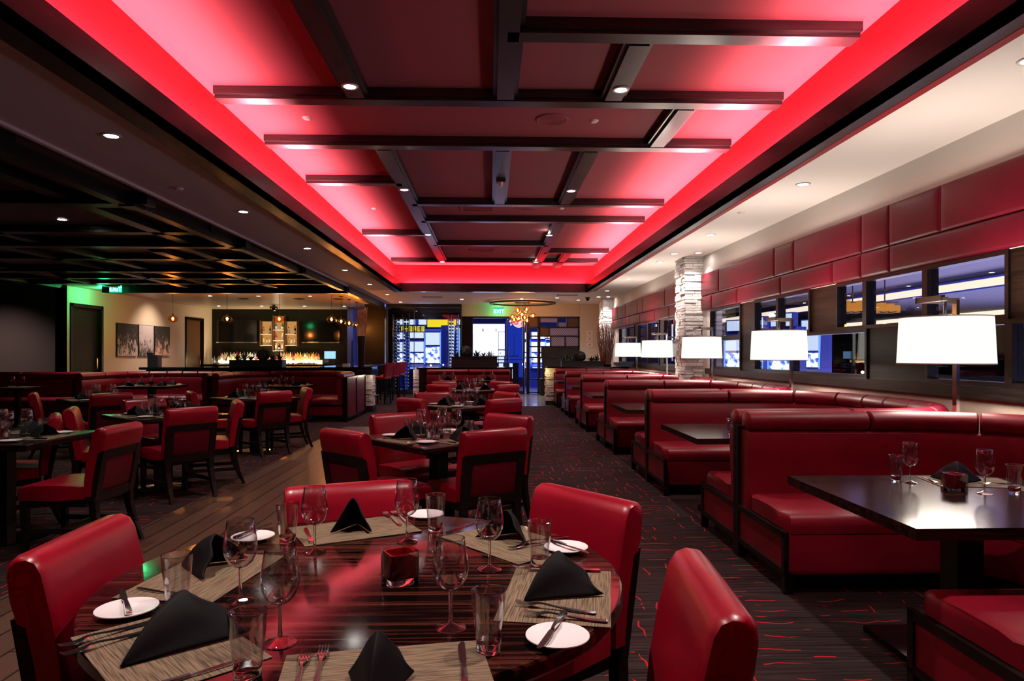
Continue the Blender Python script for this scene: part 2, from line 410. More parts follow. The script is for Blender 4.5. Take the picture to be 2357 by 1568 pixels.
# windows in the right wall (upper lights, lower lights) and wood panels between them
wn = [0]
def window(y0, y1, z0, z1, x=XR+.03):
    wn[0] += 1; r = thing('window_%d' % wn[0], loc=(x, (y0+y1)/2, z0)); r['kind'] = 'structure'
    h = (y1-y0)/2; Z = z1-z0; f = .035
    MB().box(-.04, .06, -h, -h+f, 0, Z).box(-.04, .06, h-f, h, 0, Z).box(-.04, .06, -h+f, h-f, 0, f).box(-.04, .06, -h+f, h-f, Z-f, Z).build('window_frame', 'dark_wood', r, 0)
    MB().box(.0, .008, -h+f, h-f, f, Z-f).build('pane', 'window_glass', r, 0)
for y0, y1 in ((10.0, 11.4), (8.7, 9.48), (7.8, 8.7), (6.64, 7.2), (5.7, 6.64), (4.76, 5.7), (3.2, 4.2), (2.2, 3.2), (12.3, 13.4), (13.4, 14.5), (14.9, 16), (16, 17.1), (17.5, 18.5), (18.5, 19.6)):
    window(y0, y1, 1.62, 2.12)
for y0, y1 in ((10.0, 11.4), (8.3, 9.48), (6.6, 8.3), (4.76, 5.7), (3.2, 4.76), (1.6, 3.2), (12.3, 13.4), (13.4, 14.5), (14.9, 16), (16, 17.1), (17.5, 18.5), (18.5, 19.6)):
    window(y0, y1, 1.128, 1.62)
for k, (y0, y1, z0, z1) in enumerate(((9.48, 10, 1.128, 2.12), (7.2, 7.8, 1.62, 2.12), (4.2, 4.76, 1.62, 2.12), (5.7, 6.6, 1.128, 1.62), (14.5, 14.9, 1.128, 2.12), (17.1, 17.5, 1.128, 2.12), (-.6, 1.6, 1.128, 2.12), (1.6, 2.2, 1.62, 2.12))):
    trim(MB().box(XR+.01, XR+.1, y0, y1, z0, z1), 'brown_wood')
# upholstered wall panels, two rows
def wallpanel(y0, y1, z0, z1, label):
    h = (y1-y0)/2-.003; Z = z1-z0-.005; vs = []; fs = []
    def steps(half):      # tight rounding at the seams, a shallow swell in between
        e = [(0, 0), (.004, .010), (.012, .018), (.03, .023), (.08, .027)]
        return [(-half+q, d) for q, d in e]+[(0, .032)]+[(half-q, d) for q, d in e[::-1]]
    A, B = steps(h), steps(Z/2)
    for y, d in A:
        for z, g in B: vs.append((-.012-min(d, g), y, Z/2+z))
    k = len(B)
    for i in range(len(A)-1):
        for j in range(k-1): q = i*k+j; fs.append((q, q+1, q+k+1, q+k))
    m = MB().add(vs, fs).box(-.014, 0, -h, h, 0, Z)
    o = m.build('wall_cushion', 'panel_leather', None, 50, (XR-.002, (y0+y1)/2, z0))
    tag(o, label, 'wall panel', 'upholstered red wall panels')
def row(seams, z0, z1, what):
    for i in range(len(seams)-1):
        wallpanel(seams[i], seams[i+1], z0, z1, 'red upholstered wall panel, %s, %s' % (what, ORD[i] if i else 'nearest the camera'))
row([-.6, .9, 2.1, 3.6, 4.4, 5.47, 6.19, 6.66, 8.16, 8.73, 10.88, 11.88], 2.37, 2.757, 'upper row before the stone column')
row([-.6, 1.4, 2.6, 4.1, 6.18, 6.67, 7.23, 8.54, 10.06, 11.24, 11.88], 2.124, 2.37, 'lower row before the stone column')
row([12.6, 14.3, 16.4, 17.0, 18.5, 18.9, 19.6, 20.6], 2.37, 2.757, 'upper row beyond the stone column')
row([12.6, 13.95, 15.2, 16.7, 18.0, 18.5, 18.9, 20.6], 2.124, 2.37, 'lower row beyond the stone column')
# stacked-stone columns
def stone(name, x0, x1, y0, y1, z0, z1, faces, lo=.035, hi=.07):
    m = MB().box(x0+.02, x1-.02 if '+x' in faces else x1, y0+.02, y1-.02, z0, z1); z = z0
    while z < z1-.01:
        h = min(random.uniform(lo, hi), z1-z)
        for fc in faces:
            a, b = (y0, y1) if fc[1] == 'x' else (x0, x1); p = a
            while p < b-.01:
                l = min(random.uniform(.10, .34), b-p); d = random.uniform(-.008, .022); g = .003
                if b-p-l < .06: l = b-p
                if fc == '-y': m.box(p+g, p+l-g, y0-d, y0+.04, z+g, z+h-g)
                elif fc == '-x': m.box(x0-d, x0+.04, p+g, p+l-g, z+g, z+h-g)
                else: m.box(x1-.04, x1+d, p+g, p+l-g, z+g, z+h-g)
                p += l
        z += h
    return struct(name, m, 'ledger_stone')
stone('column_stone', 3.38, XR, 11.8, 12.4, 0, ZS, ('-y', '-x'))
stone('column_stone_far', 3.40, XR, 20.6, 21.3, 0, ZS, ('-y', '-x'))

# ------------------------------------------------------------------ dining chair
def make_chair():
    t = thing('dining_chair', '', 'chair')
    W = .235
    # seat cushion
    prof = [(-.20, .385), (-.20, .46), (-.19, .475), (0, .487), (.18, .482), (.245, .472), (.268, .45), (.272, .41), (.262, .375), (.0, .37)]
    secs = []
    for x, k in ((-W, .90), (-W+.008, .965), (-W+.03, 1), (W-.03, 1), (W-.008, .965), (W, .90)):
        secs.append([(x, .03+(y-.03)*k, .43+(z-.43)*k) for y, z in prof])
    MB().loft(secs).build('seat', 'red_leather', t, 40)
    MB().rbox(-.215, .215, -.20, .245, .33, .385, .006, 1).build('apron', 'dark_wood', t)
    # upholstered back that rolls over the top
    bp = [(-.19, .40), (-.188, .50), (-.198, .60), (-.215, .70), (-.238, .79), (-.25, .835), (-.268, .862), (-.295, .872), (-.325, .868), (-.343, .85), (-.346, .82),
          (-.338, .76), (-.322, .71), (-.296, .70), (-.272, .60), (-.255, .50), (-.245, .40)]
    secs = []
    cy_, cz_ = -.26, .62
    for x, k, kz in ((-W-.005, .80, .965), (-W+.004, .93, .988), (-W+.022, 1, 1), (0, 1.0, 1.004), (W-.022, 1, 1), (W-.004, .93, .988), (W+.005, .80, .965)):
        secs.append([(x, (cy_-.06*(z-.62))+(y-(cy_-.06*(z-.62)))*k, cz_+(z-cz_)*kz) for y, z in bp])
    MB().loft(secs).build('backrest', 'red_leather', t, 45)
    # wooden frame on the rear of the back with an inset leather panel
    def rear(z): return -.246-(z-.40)*.175
    fr = MB()
    for s in (-1, 1):
        x0, x1 = (s*W, s*(W-.06)) if s < 0 else (s*(W-.06), s*W)
        fr.loft([[(x0, rear(z)-.028, z), (x1, rear(z)-.028, z), (x1, rear(z)+.012, z), (x0, rear(z)+.012, z)] for z in (.36, .45, .55, .65, .715)])
    for z0, z1 in ((.36, .43), (.655, .715)):
        fr.loft([[(-W+.05, rear(z)-.026, z), (W-.05, rear(z)-.026, z), (W-.05, rear(z)+.012, z), (-W+.05, rear(z)+.012, z)] for z in (z0, z1)])
    frame = fr.build('back_frame', 'dark_wood', t, 0)
    MB().loft([[(-W+.055, rear(z)-.016+b, z), (W-.055, rear(z)-.016+b, z), (W-.055, rear(z)+.01, z), (-W+.055, rear(z)+.01, z)] for z, b in ((.425, .004), (.45, -.003), (.54, -.004), (.63, -.003), (.66, .004))]).build('back_panel', 'panel_leather', frame, 40)
    for s in (-1, 1):
        MB().bar4((s*.205, .225, .37), (s*.203, .222, 0), (.046, .046), (.032, .032)).build('leg', 'dark_wood', t, 0)
        MB().loft([[(s*.207+a*q, y+b*q, z) for a, b in ((-1, -1), (1, -1), (1, 1), (-1, 1))] for y, z, q in ((-.245, .40, .024), (-.25, .28, .023), (-.285, .14, .020), (-.34, 0, .016))]).build('leg', 'dark_wood', t, 0)
        MB().box(s*.205-.01, s*.205+.01, -.285, .215, .15, .185).build('stretcher', 'dark_wood', t, 0)
    MB().box(-.2, .2, -.02, .005, .155, .18).build('stretcher', 'dark_wood', t, 0)
    return t
chair = Proto(make_chair())
chair_boxes = []
def put_chair(mid, face, label, group):
    a = R(face); x = mid[0]+math.cos(a)*.31; y = mid[1]+math.sin(a)*.31
    chair_boxes.append((x, y))
    return chair.put((x, y, 0), a-PI/2, label, group)
P_RT = 'the round table in the foreground'; P_T2 = 'the square table behind the round one'; P_T3 = 'the second square table up the aisle'
P_T4 = 'the square table before the red bench'; P_L1 = 'the square table at the left edge'; P_L2 = 'the middle square table on the left'
P_L3 = 'the far left square table'; P_L4 = 'the left square table nearest the bar'
RD = 'red leather dining chair '
put_chair((-1.17, 1.95), 2, RD+'cut by the left frame edge, at the foreground round table', 'chairs around the round table')
put_chair((-.55, 2.67), -70, RD+'at the far side of '+P_RT, 'chairs around the round table')
put_chair((.35, 2.47), 217, RD+'at the far right side of '+P_RT, 'chairs around the round table')
put_chair((.50, 1.52), 175, RD+'seen edge-on, right of '+P_RT, 'chairs around the round table')
for ph, lst in ((P_T2, (((-.97, 4.50), 45, 'front left'), ((.03, 4.52), 121, 'front right'), ((-.81, 5.81), -51, 'back left'), ((.16, 5.67), -134, 'back right'))),
                (P_T3, (((-.91, 7.72), 41, 'front left'), ((.16, 7.63), 130, 'front right'), ((-.78, 8.98), -62, 'back left'), ((.22, 9.0), -145, 'back right'))),
                (P_T4, (((-.86, 11.17), 55, 'front left'), ((.28, 11.2), 130, 'front right'), ((-.86, 12.5), -58, 'back left'), ((.2, 12.57), -128, 'back right'))),
                (P_L1, (((-2.62, 4.92), 178, 'right side'), ((-3.60, 5.78), 212, 'far side'))),
                (P_L2, (((-3.92, 6.48), 25, 'front left'), ((-2.79, 6.48), 141, 'front right'), ((-3.89, 7.76), -30, 'back left'), ((-2.72, 7.46), 205, 'back right'))),
                (P_L3, (((-5.92, 9.0), 30, 'front left'), ((-4.83, 8.86), 135, 'front right'))),
                (P_L4, (((-4.02, 9.26), 30, 'front left'), ((-2.89, 9.26), 139, 'front right'), ((-2.74, 10.29), 205, 'back right')))):
    for mid, face, pl in lst:
        put_chair(mid, face, RD+'at the %s of %s' % (pl, ph), 'chairs around the square tables')

# ------------------------------------------------------------------ tables
RTC = (-.342, 1.936); RTR = .705
t = thing('round_table', 'large round dark striped wood dining table in the foreground', 'table', (*RTC, 0))
MB().lathe([(.0, .70), (RTR-.02, .70), (RTR-.004, .708), (RTR, .716), (RTR, .742), (RTR-.003, .748), (RTR-.010, .75), (0, .75)], 96).build('tabletop', 'table_wood', t, 25)
MB().lathe([(0, .0), (.34, .0), (.34, .015), (.3, .03), (.08, .05), (.06, .08), (.06, .70), (0, .70)], 32).build('pedestal', 'black', t)
def make_square(h=.46):
    t = thing('square_table', '', 'table')
    MB().rbox(-h, h, -h, h, .705, .75, .006, 1).build('tabletop', 'booth_table_wood', t)
    m = MB().box(-.05, .05, -.05, .05, .03, .705)
    m.build('column_post', 'dark_wood', t, 0)
    MB().lathe([(0, 0), (.29, 0), (.29, .012), (.1, .03), (0, .03)], 32).build('base', 'black_gloss', t)
    return t
sq = Proto(make_square())
TAB = {}
for ph, c, a, lab in ((P_T2, (-.39, 5.12), 41, 'square dark wood table behind the foreground round table'), (P_T3, (-.33, 8.35), 41, 'second square dark wood table along the centre aisle'),
                      (P_T4, (-.3, 11.87), 41, 'third square dark wood table along the aisle, before the red bench'), (P_L1, (-3.62, 5.2), 0, 'square dark wood table on a pedestal cut by left frame edge'),
                      (P_L2, (-3.34, 7.12), 46, 'square dark wood table in the middle of the left area'), (P_L3, (-5.35, 9.6), 45, 'square dark wood table far left, before the doorway'),
                      (P_L4, (-3.37, 9.85), 45, 'square dark wood table before the right-hand left-area booth'), ('the second-row table at the left edge', (-5.6, 7.25), 45, 'square dark wood table at the left edge, second row')):
    TAB[ph] = (c, a); sq.put((*c, 0), R(a), lab, 'square dining tables')

# ------------------------------------------------------------------ booths
BW, BD = 1.315, 1.93
def upath(inset=0, n=7, r=.93):
    y1 = BW; p = [(0, y1, 0, -1), (.45, y1, 0, -1)]
    for k in range(n+1):
        a = PI/2-PI/2*k/n; p.append((BD-r+r*math.cos(a), y1-r+r*math.sin(a), -math.cos(a), -math.sin(a)))
    return p+[(x, -y, nx, -ny) for x, y, nx, ny in reversed(p)]
def plen(p): return [math.hypot(p[i+1][0]-p[i][0], p[i+1][1]-p[i][1]) for i in range(len(p)-1)]
def subpath(p, s0, s1):
    L = plen(p); out = []; acc = 0
    def at(i, t): a, b = p[i], p[i+1]; return tuple(a[k]+(b[k]-a[k])*t for k in range(4))
    for i, l in enumerate(L):
        if acc <= s0 <= acc+l: out.append(at(i, (s0-acc)/l))
        if s0 < acc+l < s1 and out: out.append(p[i+1])
        if acc <= s1 <= acc+l: out.append(at(i, (s1-acc)/l)); break
        acc += l
    return out
ROLL = [(.072+.078*math.cos(2*PI*k/14), .918+.070*math.sin(2*PI*k/14)) for k in range(14)]
BACK = [(.0, .08), (.0, .86), (.115, .86), (.135, .845), (.145, .80), (.142, .70), (.125, .55), (.115, .42), (.115, .08)]
SEAT = [(.11, .335), (.11, .445), (.2, .462), (.45, .466), (.62, .460), (.68, .446), (.712, .42), (.718, .38), (.712, .335)]
SBASE = [(.12, .10), (.12, .335), (.708, .335), (.712, .30), (.705, .10)]
def make_booth(path, segs, name, ends=(0, -1)):
    t = thing(name, '', 'booth')
    L = sum(plen(path))
    MB().sweep(path, BACK).build('backrest', 'booth_leather', t, 40)
    m = MB()
    cuts = [L*k for k in segs]
    for a, b in zip(cuts, cuts[1:]): m.sweep(subpath(path, a+.003, b-.003), ROLL, .014)
    m.build('head_roll', 'booth_leather', t, 50)
    MB().sweep(path, SEAT, .03).build('seat', 'booth_leather', t, 45)
    MB().sweep(subpath(path, .02, L-.02), SBASE).build('seat_base', 'booth_leather', t, 40)
    MB().sweep(subpath(path, .05, L-.05), [(.15, 0), (.15, .1), (.62, .1), (.62, 0)]).build('plinth', 'black', t, 0)
    for i in ends:
        x, y, nx, ny = path[i]; a, b = path[0 if i == 0 else -1], path[1 if i == 0 else -2]
        d = Vector((a[0]-b[0], a[1]-b[1])).normalized()           # outward along the path end
        def blk(d0, d1, z0, z1, o0, o1):
            return [[(x+nx*q+d.x*o, y+ny*q+d.y*o, z) for q, o in ((d0, o0), (d1, o0), (d1, o1), (d0, o1))] for z in (z0, z1)]
        MB().loft(blk(-.03, .012, 0, .885, -.04, .022)).build('end_post', 'dark_wood', t, 0)
        e = MB().loft(blk(.0, .74, .315, .352, -.004, .022)).loft(blk(.0, .74, .10, .135, -.004, .02)).loft(blk(.705, .742, .10, .352, -.004, .022))
        ef = e.build('end_frame', 'dark_wood', t, 0)
        MB().loft(blk(.01, .71, .13, .32, -.006, .010)).build('end_panel', 'booth_leather', ef, 0)
        MB().loft([[(x+nx*q+d.x*o, y+ny*q+d.y*o, z) for q, o in ((.742-w, -.03), (.742, -.03), (.742, .022), (.742-w, .022))] for w, z in ((.045, .12), (.032, 0))]).build('leg', 'dark_wood', t, 0)
    return t
UP = upath()
USEG = [0, .145, .275, .365, .44, .50, .56, .635, .725, .855, 1]
booth = Proto(make_booth(UP, USEG, 'booth_sofa'))
BY = [1.91, 4.61, 7.30, 10.0, 12.7, 15.4, 18.1]; BX = 1.69
bl = ['nearest, cut by frame edge', 'second from the camera', 'third from the camera', 'fourth from the camera', 'fifth from the camera', 'farthest, by the planter ledge']
for i in range(6):
    booth.put((BX, (BY[i]+BY[i+1])/2, 0), 0, 'curved red leather booth in the right-hand row, '+bl[i], 'curved booths along the windows')
LBY = 13.85
for x, lab in ((-4.28, 'curved red leather booth before the bar, right one of the pair'), (-6.97, 'curved red leather booth before the bar, left one of the pair')):
    booth.put((x, LBY, 0), R(90), lab, 'curved booths before the bar')
# straight banquettes
def straight(L): return [(0, L/2, -1, 0), (0, 0, -1, 0), (0, -L/2, -1, 0)]
o = make_booth(straight(2.9), [0, .5, 1], 'banquette_bench'); o.location = (-9.95, 14.9, 0); o.rotation_euler.z = R(90)
tag(o, 'straight red leather banquette before the brown partition at far left', 'bench')
o = make_booth(straight(2.1), [0, .5, 1], 'banquette_bench'); o.location = (-.56, 17.3, 0); o.rotation_euler.z = R(90)
tag(o, 'straight red leather bench facing the aisle below the dark planter', 'bench')
# side panels of the left booths facing the aisle
m = MB().box(-2.955, -2.90, LBY, LBY+2.0, .10, .86)
pnl = m.build('booth_side_panel', 'panel_leather', None, 0); tag(pnl, 'red and dark wood end panel closing the booth beside the bar pillar', 'panel')
MB().box(-2.96, -2.885, LBY, LBY+2, .05, .10).box(-2.96, -2.885, LBY, LBY+2, .86, .90).box(-2.96, -2.885, LBY-.03, LBY+.03, 0, .9).box(-2.96, -2.885, LBY+.97, LBY+1.03, .05, .9).box(-2.96, -2.885, LBY+1.95, LBY+2, 0, .9).build('panel_frame', 'dark_wood', pnl, 0)
# booth tables
def make_btable(lx=1.25, hy=.55):
    t = thing('booth_table', '', 'table')
    MB().prism([(0, -hy), (lx-.25, -hy), (lx, -hy+.25), (lx, hy-.25), (lx-.25, hy), (0, hy)], .675, .72).build('tabletop', 'booth_table_wood', t, 0)
    MB().box(.50, .62, -.06, .06, .03, .675).build('column_post', 'black', t, 0)
    MB().box(.26, .86, -.28, .28, 0, .03).build('base', 'black_gloss', t, 0)
    return t
bt = Proto(make_btable())
for i in range(6):
    bt.put((1.58, BY[i]+1.13+(.0 if i == 0 else .0), 0), 0, 'dark wood table with clipped corners in the right-hand booth '+bl[i].replace(', cut by frame edge', ''), 'booth tables')
bt.put((-4.28, LBY-.15, 0), R(90), 'dark wood table in the right one of the booths before the bar', 'booth tables')
bt.put((-6.97, LBY-.15, 0), R(90), 'dark wood table in the left one of the booths before the bar', 'booth tables')
def make_two(): 
    t = thing('bistro_table', '', 'table')
    MB().rbox(-.35, .35, -.35, .35, .70, .74, .005, 1).build('tabletop', 'booth_table_wood', t)
    MB().box(-.04, .04, -.04, .04, .02, .70).build('column_post', 'black', t, 0)
    MB().lathe([(0, 0), (.24, 0), (.24, .01), (.06, .03), (0, .03)], 20).build('base', 'black', t)
    return t
tw = Proto(make_two())
tw.put((-1.02, 16.35, 0), 0, 'small dark table before the far red bench, left one', 'small tables before the red bench')
tw.put((-.08, 16.35, 0), 0, 'small dark table before the far red bench, right one', 'small tables before the red bench')
tw.put((-8.95, 13.2, 0), 0, 'small dark table before the far left straight banquette', 'small tables before the red bench')

# ------------------------------------------------------------------ tableware prototypes
def wine_proto(far=False):
    t = thing('wine_glass', '', 'wine glass')
    n = 16 if far else 40
    bowl = [(.004, .084), (.018, .089), (.030, .100), (.0385, .118), (.041, .135), (.0395, .155), (.0355, .180), (.0320, .203)]
    inner = [(r-.0011, z+(.0016 if i < 2 else 0)) for i, (r, z) in enumerate(bowl)]
    if far:
        MB().lathe([(.034, 0), (.033, .003), (.005, .010), (.0042, .03), (.0042, .08)]+bowl[1:], n).build('bowl', 'clear_glass', t, 60); return t
    MB().lathe(bowl+[(.0314, .2037)]+inner[::-1][:-1], n).build('bowl', 'clear_glass', t, 60)
    MB().lathe([(.0316, .2030), (.0326, .2033), (.0326, .2044), (.0312, .2044), (.0316, .2030)], n).build('rim', 'rim_glass', t, 60)
    MB().lathe([(0, .012), (.0055, .014), (.0042, .03), (.0040, .06), (.0046, .08), (.004, .086), (0, .088)], 16).build('stem', 'solid_glass', t, 60)
    MB().lathe([(0, .0003), (.034, .0003), (.0345, .0018), (.033, .003), (.016, .007), (.0055, .0135), (0, .015)], n).build('foot', 'clear_glass', t, 60)
    return t
def tumbler_proto(far=False):
    t = thing('water_tumbler', '', 'tumbler')
    n = 14 if far else 40
    out = [(.0265, .022), (.029, .05), (.0335, .09), (.0365, .127)]
    if far:
        MB().lathe([(.0255, .0), (.0255, .02)]+out, n).build('cup', 'clear_glass', t, 60); return t
    MB().lathe(out+[(.0352, .1275)]+[(r-.0018, z) for r, z in out[::-1]], n).build('cup', 'clear_glass', t, 60)
    MB().lathe([(.0352, .1265), (.0370, .1268), (.0370, .1284), (.0350, .1284), (.0352, .1265)], n).build('rim', 'rim_glass', t, 60)
    MB().lathe([(0, .0003), (.0245, .0003), (.0258, .002), (.0265, .022), (.0255, .0225), (.018, .019), (0, .017)], n).build('heavy_base', 'solid_glass', t, 40)
    return t
def napkin_proto():
    A = Vector((0, -.012, .112)); B = Vector((0, .105, .004)); vs = []; fs = []; nt, ns_ = 22, 12
    for i in range(ns_+1):
        s = i/ns_
        for j in range(nt+1):
            q = j/nt*2-1; sg = 1 if q >= 0 else -1; a = abs(q)
            k = math.sqrt(a*a+.012)-.11; k = max(0, min(1, k/ (math.sqrt(1.012)-.11)))
            ridge = A.lerp(B, s); ridge.z += .018*math.sin(PI*s); bot = Vector((sg*.118, -.05, .004)).lerp(B, s)
            p = ridge.lerp(bot, k)
            bul = math.sin(PI*k)*(1-s)*.011+math.sin(2*PI*k+.6)*.006*(1-s)
            p.x += sg*bul*.5; p.y += bul*(.6 if s > .1 else -.1); p.z += bul*.35
            if i == 0: p.y += .012*math.sin(3*PI*k)
            vs.append(p[:])
    for i in range(ns_):
        for j in range(nt): q = i*(nt+1)+j; fs.append((q, q+1, q+nt+2, q+nt+1))
    o = MB().add(vs, fs).build('napkin', 'napkin_cloth', None, 70)
    m = o.modifiers.new('thickness', 'SOLIDIFY'); m.thickness = .009; m.offset = -1
    m = o.modifiers.new('smooth', 'SUBSURF'); m.levels = 1; m.render_levels = 1
    return tag(o, '', 'napkin')
def plate_proto():
    return tag(MB().lathe([(0, .0), (.040, .0), (.043, .004), (.066, .010), (.0695, .0115), (.069, .0135), (.064, .0128), (.046, .008), (0, .007)], 48).build('bread_plate', 'porcelain', None, 50), '', 'plate')
def mat_proto(): return tag(MB().rbox(-.20, .20, -.135, .135, 0, .0025, .0008, 1).build('placemat', 'placemat_weave', None, 0), '', 'placemat')
def fork_proto():
    m = MB()
    def strip(pts):   # (y, half width, z, thickness)
        m.loft([[(-w, y, z), (w, y, z), (w*.8, y, z+th), (-w*.8, y, z+th)] for y, w, z, th in pts])
    strip([(-.10, .006, .002, .003), (-.095, .0085, .001, .0035), (-.06, .0075, .001, .0035), (0, .0035, .006, .003), (.03, .003, .010, .0028), (.045, .007, .010, .0022), (.06, .011, .006, .002), (.068, .011, .005, .002)])
    for k in range(4):
        x = -.009+.006*k
        m.loft([[(x-w, y, z), (x+w, y, z), (x+w, y, z+.0018), (x-w, y, z+.0018)] for y, w, z in ((.066, .002, .005), (.085, .0017, .005), (.10, .001, .009))])
    return tag(m.build('fork', 'steel', None, 40), '', 'fork')
def knife_proto():
    m = MB()
    m.loft([[(-w, y, .001), (w, y, .001), (w*.8, y, .001+h), (-w*.8, y, .001+h)] for y, w, h in ((-.105, .006, .005), (-.10, .0085, .006), (-.03, .006, .006), (-.005, .0045, .005))])
    m.loft([[(x0, y, .001), (x1, y, .001), (x1, y, .0024), (x0, y, .0024)] for y, x0, x1 in ((-.006, -.004, .004), (.01, -.007, .006), (.06, -.009, .006), (.085, -.008, .006), (.10, -.002, .005))])
    return tag(m.build('table_knife', 'steel', None, 40), '', 'knife')
def votive_proto():
    t = thing('votive_holder', '', 'candle holder')
    m = MB()
    sq_ = lambda h, z, r=.012: [(sx*(h-r)+r*math.cos(a), sy*(h-r)+r*math.sin(a), z) for sx, sy, a0 in ((1, 1, 0), (-1, 1, 90), (-1, -1, 180), (1, -1, 270)) for a in (R(a0), R(a0+45), R(a0+90))]
    MB().loft([sq_(.042, .0005), sq_(.043, .006), sq_(.042, .018), sq_(.036, .018)]).build('clear_foot', 'solid_glass', t, 40)
    MB().loft([sq_(.043, .018), sq_(.043, .088), sq_(.041, .088), sq_(.041, .020)], caps=False).build('clear_wall', 'clear_glass', t, 40)
    MB().loft([sq_(.036, .018), sq_(.038, .082), sq_(.033, .082), sq_(.031, .03)]).build('red_liner', 'red_glass', t, 40)
    MB().lathe([(0, .03), (.018, .03), (.018, .042), (0, .042)], 16).build('candle', 'porcelain', t, 40)
    return t
WG, WGF, TU, TUF, NA, PL, MT, FK, KN, VO = [Proto(p) for p in (wine_proto(), wine_proto(True), tumbler_proto(), tumbler_proto(True), napkin_proto(), plate_proto(), mat_proto(), fork_proto(), knife_proto(), votive_proto())]

# ------------------------------------------------------------------ the round table's six places
Z = .7505
PLC = {'right': 'right place', 'backright': 'far right place', 'back': 'far side place', 'left': 'left place', 'nearleft': 'near left place', 'front': 'nearest place'}
of = ' of the foreground round table'
for k, (x, y), a in (('right', (.173, 1.754), 80), ('nearleft', (-.68, 1.46), -47), ('left', (-.795, 1.934), 81), ('back', (-.48, 2.42), 27), ('backright', (.06, 2.24), -51), ('front', (-.20, 1.31), 9)):
    MT.put((x, y, Z), R(a), 'brown woven placemat at the %s%s' % (PLC[k], of), 'placemats on the round table')
ZM = Z+.003
for (x, y), a, k, sx in (((.17, 1.775), 132, 'right', 1.0), ((-.675, 1.50), 160, 'nearleft', 1.15), ((-.80, 1.985), 75, 'left', .9), ((-.48, 2.40), 2, 'back', .62), ((.055, 2.27), -30, 'backright', .85), ((-.21, 1.27), 180, 'front', .56)):
    o = NA.put((x, y, ZM), R(a), 'black tent-folded napkin at the %s%s' % (PLC[k], of), 'napkins on the round table'); o.scale = (sx, 1, 1.06 if k == 'back' else .92); o.scale[1] = 1.45 if k == 'nearleft' else 1.15 if k == 'right' else 1
for (x, y), l in (((-.091, 1.545), 'right of centre, beside the nearest placemat'), ((-.451, 1.475), 'large at left, beside near left tumbler'), ((-.627, 1.729), 'beside the left placemat'),
                  ((-.55, 2.149), 'at left corner of the far placemat'), ((-.277, 2.264), 'at right corner of the far placemat'), ((-.004, 1.961), 'before the far right napkin')):
    WG.put((x, y, Z), random.random(), 'clear wine glass on the round table '+l, 'wine glasses on the round table')
for (x, y), l in (((-.005, 1.423), 'nearest on the right, by the right placemat'), ((-.465, 1.319), 'nearest on the left, cut by bottom edge'), ((-.77, 1.70), 'between the two left placemats'),
                  ((-.668, 2.266), 'left of the far placemat'), ((-.193, 2.394), 'right of the far placemat'), ((.143, 2.005), 'by the far right bread plate')):
    TU.put((x, y, Z), random.random(), 'clear water tumbler on the round table '+l, 'tumblers on the round table')
VO.put((-.247, 1.864, Z), R(28), 'dark red square candle holder in the middle of the round table', 'red candle holders')
for (x, y), l in (((.144, 1.472), 'right, nearest the camera'), ((-.871, 1.662), 'left, by the red chair'), ((-.795, 2.307), 'far left, behind a wine glass'), ((-.248, 2.606), 'far edge, behind a tumbler'), ((.237, 2.149), 'far right, by a tumbler')):
    PL.put((x, y, Z), 0, 'white round bread plate on the round table, '+l, 'bread plates on the round table')
for x, y, a, l, z in ((.155, 1.642, 70, 'inner one of the two by the right napkin', 0), (.172, 1.585, 74, 'outer one of the two by the right napkin', 0), (-.835, 1.525, 140, 'upper one by the near left napkin', 0), (-.805, 1.485, 140, 'lower one by the near left napkin', 0),
                      (-.365, 2.545, 25, 'left one on the far placemat', 0), (-.335, 2.56, 25, 'right one on the far placemat', 0), (.14, 2.19, 118, 'on the far right placemat', 0), (.17, 2.235, 118, 'beside the far right plate', 0), (-.365, 1.315, 8, 'left one on the nearest placemat', 0), (-.333, 1.335, 8, 'right one on the nearest placemat', 0)):
    FK.put((x, y, ZM), R(a), 'steel fork, '+l+of.replace(' of', ' on'), 'forks on the round table')
for x, y, a, l, z in ((.205, 1.93, 86, 'behind the right napkin', .003), (.134, 1.49, 159, 'across the nearest white plate', .0145), (-.895, 1.70, 32, 'across the left white plate', .0145), (-.57, 1.325, -48, 'by the near left tumbler', .003),
                      (-.81, 2.36, -16, 'across the far left plate', .0145), (-.84, 1.785, 66, 'on the left placemat', .003), (-.62, 2.34, 20, 'left side of the far placemat', .003), (-.09, 2.43, -35, 'by the far right napkin', .003), (.24, 2.14, 215, 'across the far right plate', .0145), (-.055, 1.36, 4, 'right side of the nearest placemat', .003)):
    KN.put((x, y, Z+z), R(a), 'steel knife, '+l+of.replace(' of', ' on'), 'knives on the round table')

# ------------------------------------------------------------------ places on the other tables
def place(c, z, ang, dist, ph, pl, near, items='mnwtp', rot=0):
    o = Vector((math.cos(R(ang)), math.sin(R(ang)))); tv = Vector((-o.y, o.x)); c = Vector(c)
    at = lambda a, b, dz=0: (*(c+o*a+tv*b), z+dz)
    rz = R(ang)-PI/2; s = ' at the %s of %s' % (pl, ph)
    if 'm' in items: MT.put(at(dist, 0), rz, 'brown placemat'+s, 'placemats on the other tables')
    if 'n' in items: NA.put(at(dist-.02, 0, .003), rz+R(random.uniform(-25, 25))+PI, 'black folded napkin'+s, 'napkins on the other tables')
    if 'w' in items: (WG if near else WGF).put(at(dist-.21, -.10), 0, 'clear wine glass'+s, 'wine glasses on the other tables')
    if 't' in items: (TU if near else TUF).put(at(dist-.16, -.19), 0, 'clear water tumbler'+s, 'tumblers on the other tables')
    if 'p' in items: PL.put(at(dist-.02, .235), 0, 'white bread plate'+s, 'bread plates on the other tables')
    if 'f' in items:
        FK.put(at(dist, .14, .003), rz+PI, 'steel fork'+s, 'forks on the other tables'); KN.put(at(dist, -.15, .003), rz+PI, 'steel knife'+s, 'knives on the other tables')
